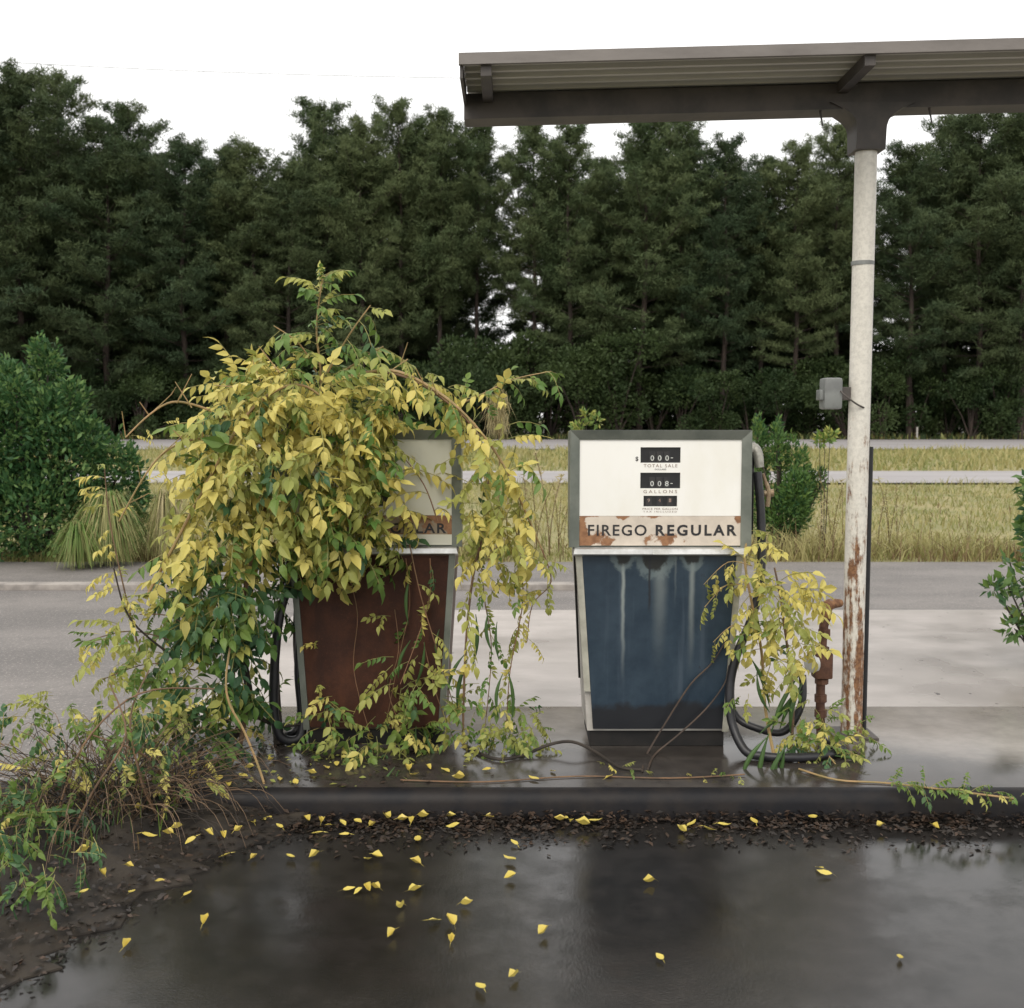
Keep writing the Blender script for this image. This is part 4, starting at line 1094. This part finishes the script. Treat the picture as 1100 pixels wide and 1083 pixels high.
def fountain(name, loc_, n, h, spread, mats, label, wid=.006, group=None):
    """arching, drooping blades"""
    VV = []; TT = []; MM = []
    for _ in range(n):
        a = random.uniform(0, 6.28); L = random.uniform(.5, 1); s = spread * L * random.uniform(.3, 1); hh = h * random.uniform(.6, 1)
        dirx, diry = math.cos(a), math.sin(a); sx, sy = -diry * wid, dirx * wid; b = len(VV)
        dr = random.uniform(.35, .95)
        for k, t in enumerate((0, .25, .5, .75, 1.0)):
            z = hh * (1 - (1 - min(t / .55, 1)) ** 2) - (hh * dr * max(0, (t - .45) / .55) ** 1.6)
            q = s * t ** 1.3; w = 1 - t * .8
            VV += [(dirx * q - sx * w, diry * q - sy * w, max(z, .0)), (dirx * q + sx * w, diry * q + sy * w, max(z, .0))]
        m_ = random.randrange(len(mats))
        for k in range(4):
            TT += [(b + 2 * k, b + 2 * k + 1, b + 2 * k + 3), (b + 2 * k, b + 2 * k + 3, b + 2 * k + 2)]; MM += [m_, m_]
    o = empty(name, loc_); tag(o, label, 'grass clump', group)
    tag(link('drooping_blades', fast_mesh(name, VV, TT, [M[m_] for m_ in mats], MM), o), kind='stuff')
    return o
fountain('drooping_grass', (P(118, 600, 12.0).x, 12.0, z0), 1500, .86, .62, ['gr_g', 'lf_g', 'gr_y'], 'green drooping grass clump in front of the dark shrub', .008)
fountain('drooping_grass', (P(92, 600, 11.9).x, 11.7, z0), 700, .55, .45, ['gr_g', 'lf_g'], 'low green drooping grass clump at the lane edge on the left', .008)
fountain('drooping_grass', (P(178, 600, 12.3).x, 12.3, z0), 1000, .85, .36, ['gr_y', 'plume', 'gr_g'], 'straw-coloured drooping grass clump left of the big vine', .008)
dfn = fountain('plume_weed', (P(535, 600, 12.6).x, 12.6, z0), 60, .5, .3, ['gr_y', 'gr_b'], 'tall straw plume weed rising between the two pumps', .008)
MB().tube([(0, 0, 0), (.02, 0, 1.0), (0, 0, 1.98)], [.012, .006], 5, sm=3).build('stalk', M['gr_b'], dfn)
VV = []; TT = []
for _ in range(520):
    t = random.random(); o = Vector((random.gauss(0, .05), random.gauss(0, .05), 1.98 - .1 * random.random() - .35 * t)); e = Vector((random.gauss(0, .06), random.gauss(0, .06), -random.uniform(.1, .3))); w_ = Vector((random.uniform(-1, 1), random.uniform(-1, 1), 0)) * .006
    b = len(VV); VV += [tuple(o - w_), tuple(o + w_), tuple(o + e)]; TT.append((b, b + 1, b + 2))
link('plume', fast_mesh('plume', VV, TT, M['plume']), dfn)

# ------------------------------------------------------------------ leafy shrubs
def leaf_cloud(centres, radii, n, size, rnd, up=.4, aspect=.45, fine=None):
    """small folded leaf faces through ellipsoidal lobes; returns V, T"""
    centres = np.asarray(centres, float); radii = np.asarray(radii, float)
    vol = radii.prod(1) ** (2 / 3); k = rnd.choice(len(centres), n, p=vol / vol.sum())
    q = rnd.normal(size=(n, 3)); q /= np.linalg.norm(q, axis=1)[:, None]
    rad = rnd.uniform(.25, 1.0, n) ** .55 * (1 + rnd.normal(0, .07, n))
    o = centres[k] + q * radii[k] * rad[:, None]
    d = q * .8 + rnd.normal(0, .55, (n, 3)) + np.array([0, 0, up]); d /= np.linalg.norm(d, axis=1)[:, None]
    s = np.cross(d, rnd.normal(size=(n, 3))); s /= np.linalg.norm(s, axis=1)[:, None] + 1e-9
    L = size * rnd.uniform(.6, 1.3, n)[:, None]; W = L * aspect
    nn = np.cross(d, s)
    V = np.stack([o, o + d * L * .5 - s * W * .5 + nn * L * .08, o + d * L, o + d * L * .5 + s * W * .5 + nn * L * .08], 1).reshape(-1, 3)
    b = (np.arange(n) * 4)[:, None]
    return V, np.concatenate([b + [[0, 1, 2]], b + [[0, 2, 3]]], 1).reshape(-1, 3)
def shrub(name, loc_, lobes, n, size, mats, label, cat='shrub', seed=1, aspect=.45, up=.4, trunk_r=.03, group=None):
    rnd = np.random.default_rng(seed)
    o = empty(name, loc_); tag(o, label, cat, group)
    cs = [l[0] for l in lobes]; rs = [l[1] for l in lobes]
    V, T = leaf_cloud(cs, rs, n, size, rnd, up, aspect)
    mi = np.repeat(rnd.choice(len(mats), len(T) // 2, p=np.full(len(mats), 1 / len(mats))), 2)
    tag(link('crown', fast_mesh('crown', V, T, [M[m_] for m_ in mats], mi), o))
    b = MB()
    for c_ in cs:
        c_ = Vector(c_)
        b.tube([(c_.x * .15, c_.y * .15, 0), (c_.x * .5, c_.y * .5, c_.z * .45), tuple(c_)], [trunk_r, trunk_r * .7, trunk_r * .3], 5, sm=3)
    b.build('branches', M['stem_dark'], o)
    return o
def lobes_px(d, loc_, L):
    k = d / FPX; out = []
    for (px, py, r1, r2, dy) in L:
        c_ = P(px, py, d) - Vector(loc_); out.append(((c_.x, dy, c_.z), (r1 * k, r1 * k * .95, r2 * k)))
    return out
sd = 12.9; sl_ = (P(40, 600, sd).x, sd, z0)
shrub('broad_shrub', sl_, lobes_px(sd, sl_, [(20, 470, 62, 60, 0), (75, 500, 52, 62, -.1), (118, 520, 36, 55, .1), (135, 560, 24, 40, 0), (-30, 480, 70, 80, 0), (45, 400, 20, 38, .1), (80, 430, 18, 26, -.1), (5, 420, 30, 36, .2), (40, 550, 90, 52, -.15), (-60, 540, 80, 60, 0), (62, 450, 26, 34, -.3), (100, 470, 20, 24, -.2), (42, 375, 9, 16, 0), (52, 392, 9, 14, 0), (15, 405, 12, 14, -.1), (84, 422, 10, 12, 0), (30, 425, 16, 20, -.3), (140, 500, 9, 22, 0), (152, 535, 8, 26, 0), (-10, 400, 14, 20, 0)]),
      26000, .085, ['shrub_d', 'shrub_d', 'shrub_l'], 'large dark green rounded shrub at the left edge behind the lane', 'shrub', 3)
sd = 13.2; sl_ = (P(840, 600, sd).x, sd, z0)
shrub('upright_shrub', sl_, lobes_px(sd, sl_, [(814, 470, 6, 24, 0), (822, 488, 8, 30, .1), (832, 480, 6, 26, -.1), (841, 494, 8, 30, .1), (851, 488, 5, 26, 0), (858, 506, 7, 30, -.1), (868, 524, 7, 26, 0), (878, 522, 5, 20, 0), (884, 518, 3, 14, 0), (845, 550, 26, 30, 0), (818, 535, 12, 46, .1), (850, 530, 16, 30, -.2), (836, 458, 3, 10, 0)]),
      8000, .07, ['lf_g', 'shrub_l', 'shrub_l', 'shrub_d'], 'bright green feathery upright shrub behind the blue pump', 'shrub', 4, .3, .9)
sd = 6.9; sl_ = (P(1128, 700, sd).x, sd, 0.006)
rs = shrub('leafy_shrub', sl_, lobes_px(sd, sl_, [(1112, 545, 14, 30, 0), (1100, 520, 10, 12, -.1), (1104, 575, 9, 18, 0), (1110, 610, 10, 14, -.1), (1094, 628, 11, 7, -.12), (1072, 625, 9, 6, -.14), (1058, 628, 9, 7, -.14), (1090, 655, 9, 7, -.1), (1082, 672, 10, 9, -.1), (1102, 668, 10, 12, -.1), (1140, 600, 26, 60, .1), (1085, 605, 7, 5, 0), (1150, 680, 30, 50, .1)]),
      1500, .075, ['shrub_l', 'lf_d', 'lf_g'], 'green leafy shrub reaching in at the right edge', 'shrub', 5, .5, -.1, .012)
sd = 12.8; sl_ = (P(885, 600, sd).x, sd, z0)
shrub('slender_sapling', sl_, lobes_px(sd, sl_, [(886, 470, 9, 6, 0), (892, 466, 6, 5, 0), (880, 474, 5, 4, 0)]), 160, .07, ['lf_g', 'lf_yg'], 'thin sapling with a pale leafy tip left of the white post', 'sapling', 6, .45, .3, .008)
sd = 12.5; sl_ = (P(628, 600, sd).x, sd, z0)
shrub('slender_sapling', sl_, lobes_px(sd, sl_, [(630, 445, 8, 7, 0), (640, 452, 6, 6, 0), (622, 458, 8, 5, 0), (618, 466, 6, 4, 0)]), 150, .07, ['lf_yg', 'lf_g'], 'thin sapling tip showing above the blue pump', 'sapling', 7, .45, .3, .008)

# ------------------------------------------------------------------ pine wood
def pine_meshes(seed, crown_base=.28, wide=3.0, dens=1.0, mat='needle'):
    """unit: 24 m tall pine; returns trunk and crown meshes"""
    r = np.random.default_rng(seed); H = 24.0
    b = MB(); lean = r.normal(0, .35, 2)
    def ax(z): return np.array([lean[0] * (z / H) ** 2 + .15 * math.sin(z * .4 + seed), lean[1] * (z / H) ** 2, z])
    b.tube([ax(z) for z in np.linspace(-.2, H * .985, 12)], [.26, .20, .13, .03], 7)
    TV = []
    nb = int(74 * dens)
    for i in range(nb):
        t = crown_base + (1 - crown_base) * ((i + r.random()) / nb) ** .92
        z = t * H; u = (t - crown_base) / (1 - crown_base)
        Lb = wide * (.55 + .9 * math.sin(math.pi * min(1, .18 + u * .62))) * (1 - u ** 5 * .72) * r.uniform(.5, 1.15)
        az = i * 2.4 + r.normal(0, .5); el = r.uniform(-.05, .30) + u * .55
        base = ax(z); d = np.array([math.cos(az) * math.cos(el), math.sin(az) * math.cos(el), math.sin(el)])
        end = base + d * Lb + np.array([0, 0, .12 * Lb])
        b.tube([base, base + d * Lb * .5, end], [.05 * (1 - u * .6), .012], 4, cap=False)
        side = np.cross(d, [0, 0, 1]); side /= np.linalg.norm(side)
        nt = int(5 + Lb * 4.2)
        for k in range(nt):
            s = r.uniform(.28, 1.03)
            c = base + d * Lb * s + np.array([0, 0, .12 * Lb * s * s]) + side * r.normal(0, .26) * Lb * .55 * (1.15 - .5 * s) + np.array([0, 0, r.normal(.05, .14)])
            TV.append(c)
    for k in range(10): TV.append(ax(H * r.uniform(.95, 1.0)) + r.normal(0, .18, 3))
    C = np.array(TV); K = 30; n = len(C) * K
    c = np.repeat(C, K, 0) + r.normal(0, .17, (n, 3)) * np.array([1.3, 1.3, .6])
    d = r.normal(size=(n, 3)) + np.array([0, 0, .45]); d /= np.linalg.norm(d, axis=1)[:, None]
    s = np.cross(d, r.normal(size=(n, 3))); s /= np.linalg.norm(s, axis=1)[:, None] + 1e-9
    L = r.uniform(.26, .52, (n, 1)); W = r.uniform(.022, .048, (n, 1))
    V = np.stack([c - s * W, c + s * W, c + d * L], 1).reshape(-1, 3)
    T = np.arange(n * 3).reshape(-1, 3)
    return b.mesh('pine_trunk', M['bark'], True), fast_mesh('pine_crown', V, T, [M[mat]])
PINES = [pine_meshes(1, .26, 3.6), pine_meshes(2, .36, 3.2), pine_meshes(3, .22, 4.1), pine_meshes(4, .46, 3.0, .85), pine_meshes(5, .16, 4.2, 1.05, 'needle_d'), pine_meshes(6, .22, 3.8, 1.0, 'needle_d'), pine_meshes(7, .55, 2.6, .5)]
def pine(px, top_y, d, k, label, wide=1.0, group=None, name='pine_tree'):
    p_ = P(px, top_y, d); s = (p_.z + .02) / 24.0; w = s ** .55 * wide
    o = empty(name, (p_.x, d, -.02), random.uniform(0, 6.28), (w, w, s))
    tag(o, label, 'tree', group)
    tr, cr = PINES[k]
    link('trunk', tr, o); link('crown', cr, o)
    return o
def where(x):
    return 'left of the big vine' if x < 200 else ('behind the big vine' if x < 500 else ('between the pumps' if x < 612 else ('behind the blue pump' if x < 800 else ('left of the white post' if x < 930 else 'right of the white post'))))
SKY_X = [-80, 0, 60, 110, 145, 200, 250, 300, 315, 350, 430, 480, 510, 590, 640, 655, 680, 720, 780, 810, 850, 900, 945, 980, 1020, 1060, 1100, 1180]
SKY_Y = [80, 85, 100, 142, 130, 158, 162, 188, 165, 126, 118, 132, 138, 140, 168, 176, 142, 134, 160, 178, 166, 142, 165, 165, 132, 118, 112, 100]
def skyl(x): return float(np.interp(x, SKY_X, SKY_Y))
FRONT = [(-35, 78, 84, 4, 'dark pine at the far left edge, its top above the shrub', 1.2), (12, 82, 86, 5, 'tall dark pine at the left edge of the treeline', 1.1), (62, 88, 92, 6, 'thin wispy pine top standing out at the upper left', 1.0),
         (108, 140, 87, 4, 'broad dark pine right of the wispy left pine', 1.15), (146, 128, 90, 2, 'round-topped pine first peak left of the big vine', 1.0), (192, 158, 87, 5, 'dense pine above the bare twigs left of the vine', 1.1), (238, 166, 90, 4, 'dark bushy pine left of the vine shoot', 1.0),
         (272, 164, 88, 0, 'pine just left of the skyline dip above the vine', .95), (306, 186, 87, 5, 'shortest pine, in the skyline dip above the vine shoot', .95), (345, 126, 90, 2, 'tall pine right of the skyline dip, above the vine shoot', 1.05), (386, 140, 88, 0, 'leafy pine behind the top right of the vine', .95),
         (430, 118, 90, 0, 'tallest pine left of the canopy end', .95), (472, 128, 91, 1, 'slim pine just left of the canopy end', .85), (512, 134, 92, 3, 'bare-trunked pine under the canopy left end', .8), (575, 138, 90, 1, 'pine with visible trunk above the gap between the pumps', .9),
         (612, 142, 88, 0, 'full pine left of the notch over the blue pump', .95), (650, 178, 93, 3, 'low slim pine in the notch over the blue pump', .8), (690, 138, 88, 2, 'large spreading pine straight above the blue pump dial', 1.1), (735, 134, 89, 0, 'broad-crowned pine right of the spreading one above the blue pump', 1.0),
         (782, 162, 88, 5, 'dark pine above the right edge of the blue pump', .95), (822, 178, 90, 1, 'slim low-topped pine between the blue pump and the post', .9), (858, 164, 88, 0, 'pine just left of the white post', .95), (902, 140, 89, 1, 'tall pine half hidden behind the white post', .9),
         (985, 166, 86, 5, 'dark pine just right of the white post', 1.05), (1022, 132, 90, 3, 'thin-crowned tall pine under the canopy at right', .9), (1060, 120, 86, 4, 'dark pine near the right edge of the photo', 1.0), (1108, 112, 85, 5, 'dark pine cut by the right edge of the photo', 1.1)]
for (px, ty, d, k, lab, w) in FRONT: pine(px, ty, d, k, lab, w)
for row, (d_, sp_, dy) in enumerate(((97, 44, 30), (106, 42, 44), (118, 40, 54))):
    x = -150 + row * 17
    while x < 1260:
        xx = x + random.uniform(-10, 10)
        gap = (525 < xx < 562) or (row < 2 and 480 < xx < 500) or (935 < xx < 968) or (258 < xx < 268)
        if not gap:
            pine(xx, skyl(xx) + dy + random.uniform(-8, 30), d_ + random.uniform(-3, 3), random.choice([0, 1, 2, 4, 5]), 'pine deeper in the wood behind the front row, seen ' + where(xx), .95, 'pines deeper in the wood ' + where(xx))
        x += sp_
for (px, ty, d) in [(-120, 80, 86), (-80, 90, 90), (1150, 105, 87), (1195, 110, 89)] + [(q, random.uniform(85, 130), 88 + (q % 3) * 6) for q in list(range(-460, -140, 40)) + list(range(1235, 1560, 40))]:
    pine(px, ty, d, random.choice([2, 4, 5]), 'pine at the end of the treeline just outside the view', 1.0, 'pines beyond the edges of the view')

# understory in front of the pines
def under_meshes(seed):
    r = np.random.default_rng(seed); cs = []; rs = []
    for k in range(11):
        z = r.uniform(.8, 5.2); sp = 1.9 * (1 - abs(z - 2.4) / 5.2)
        cs.append((r.normal(0, sp * .7), r.normal(0, sp * .6), z)); q = r.uniform(.7, 1.25); rs.append((q * 1.15, q * 1.1, q * .85))
    V, T = leaf_cloud(cs, rs, 5200, .24, r, .2, .5)
    b = MB()
    for c_ in cs: b.tube([(0, 0, 0), (c_[0] * .4, c_[1] * .4, c_[2] * .5), c_], [.07, .05, .015], 4)
    return b.mesh('bush_stems', M['bark']), fast_mesh('bush_crown', V, T, [M['under']])
UND = [under_meshes(s) for s in (21, 22, 23)]
x = -400; i = 0
while x < 1500:
    d = 85.5 + random.uniform(-1.2, 2.2)
    s = random.uniform(.75, 1.2) * (1.25 if 380 < x < 800 else 1.0)
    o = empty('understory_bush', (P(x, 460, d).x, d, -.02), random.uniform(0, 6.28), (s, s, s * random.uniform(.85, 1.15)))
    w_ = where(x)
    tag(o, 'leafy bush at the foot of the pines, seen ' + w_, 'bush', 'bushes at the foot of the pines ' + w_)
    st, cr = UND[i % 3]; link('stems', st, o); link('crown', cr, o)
    x += random.uniform(24, 40); i += 1
for (d_, sp_, sc_) in ((93, 46, 1.25), (104, 50, 1.5), (122, 50, 1.8)):
    x = -170
    while x < 1270:
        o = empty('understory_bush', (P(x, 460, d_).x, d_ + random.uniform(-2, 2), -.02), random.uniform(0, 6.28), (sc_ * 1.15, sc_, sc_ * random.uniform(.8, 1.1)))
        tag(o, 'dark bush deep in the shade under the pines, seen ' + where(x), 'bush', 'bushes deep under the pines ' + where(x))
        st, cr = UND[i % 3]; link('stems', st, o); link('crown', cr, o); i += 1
        x += sp_ * random.uniform(.8, 1.2)

# small things far off
mp = MB().box(-.06, .06, -.03, .03, 0, 1.0, .01).build('marker_post', M['side']); mp.location = (P(985, 470, 84.6).x, 84.6, -.02)
tag(mp, 'small roadside marker post across the highway right of the white post', 'post')
a, c_ = P(-260, 50, 40), P(640, 86, 40)
pts = [Vector(a).lerp(Vector(c_), t) + Vector((0, 0, -.25 * math.sin(math.pi * t))) for t in np.linspace(0, 1, 14)]
tag(MB().tube(pts, .012, 6).build('overhead_cable', M['cable']), 'thin overhead cable crossing the white sky at upper left', 'cable')
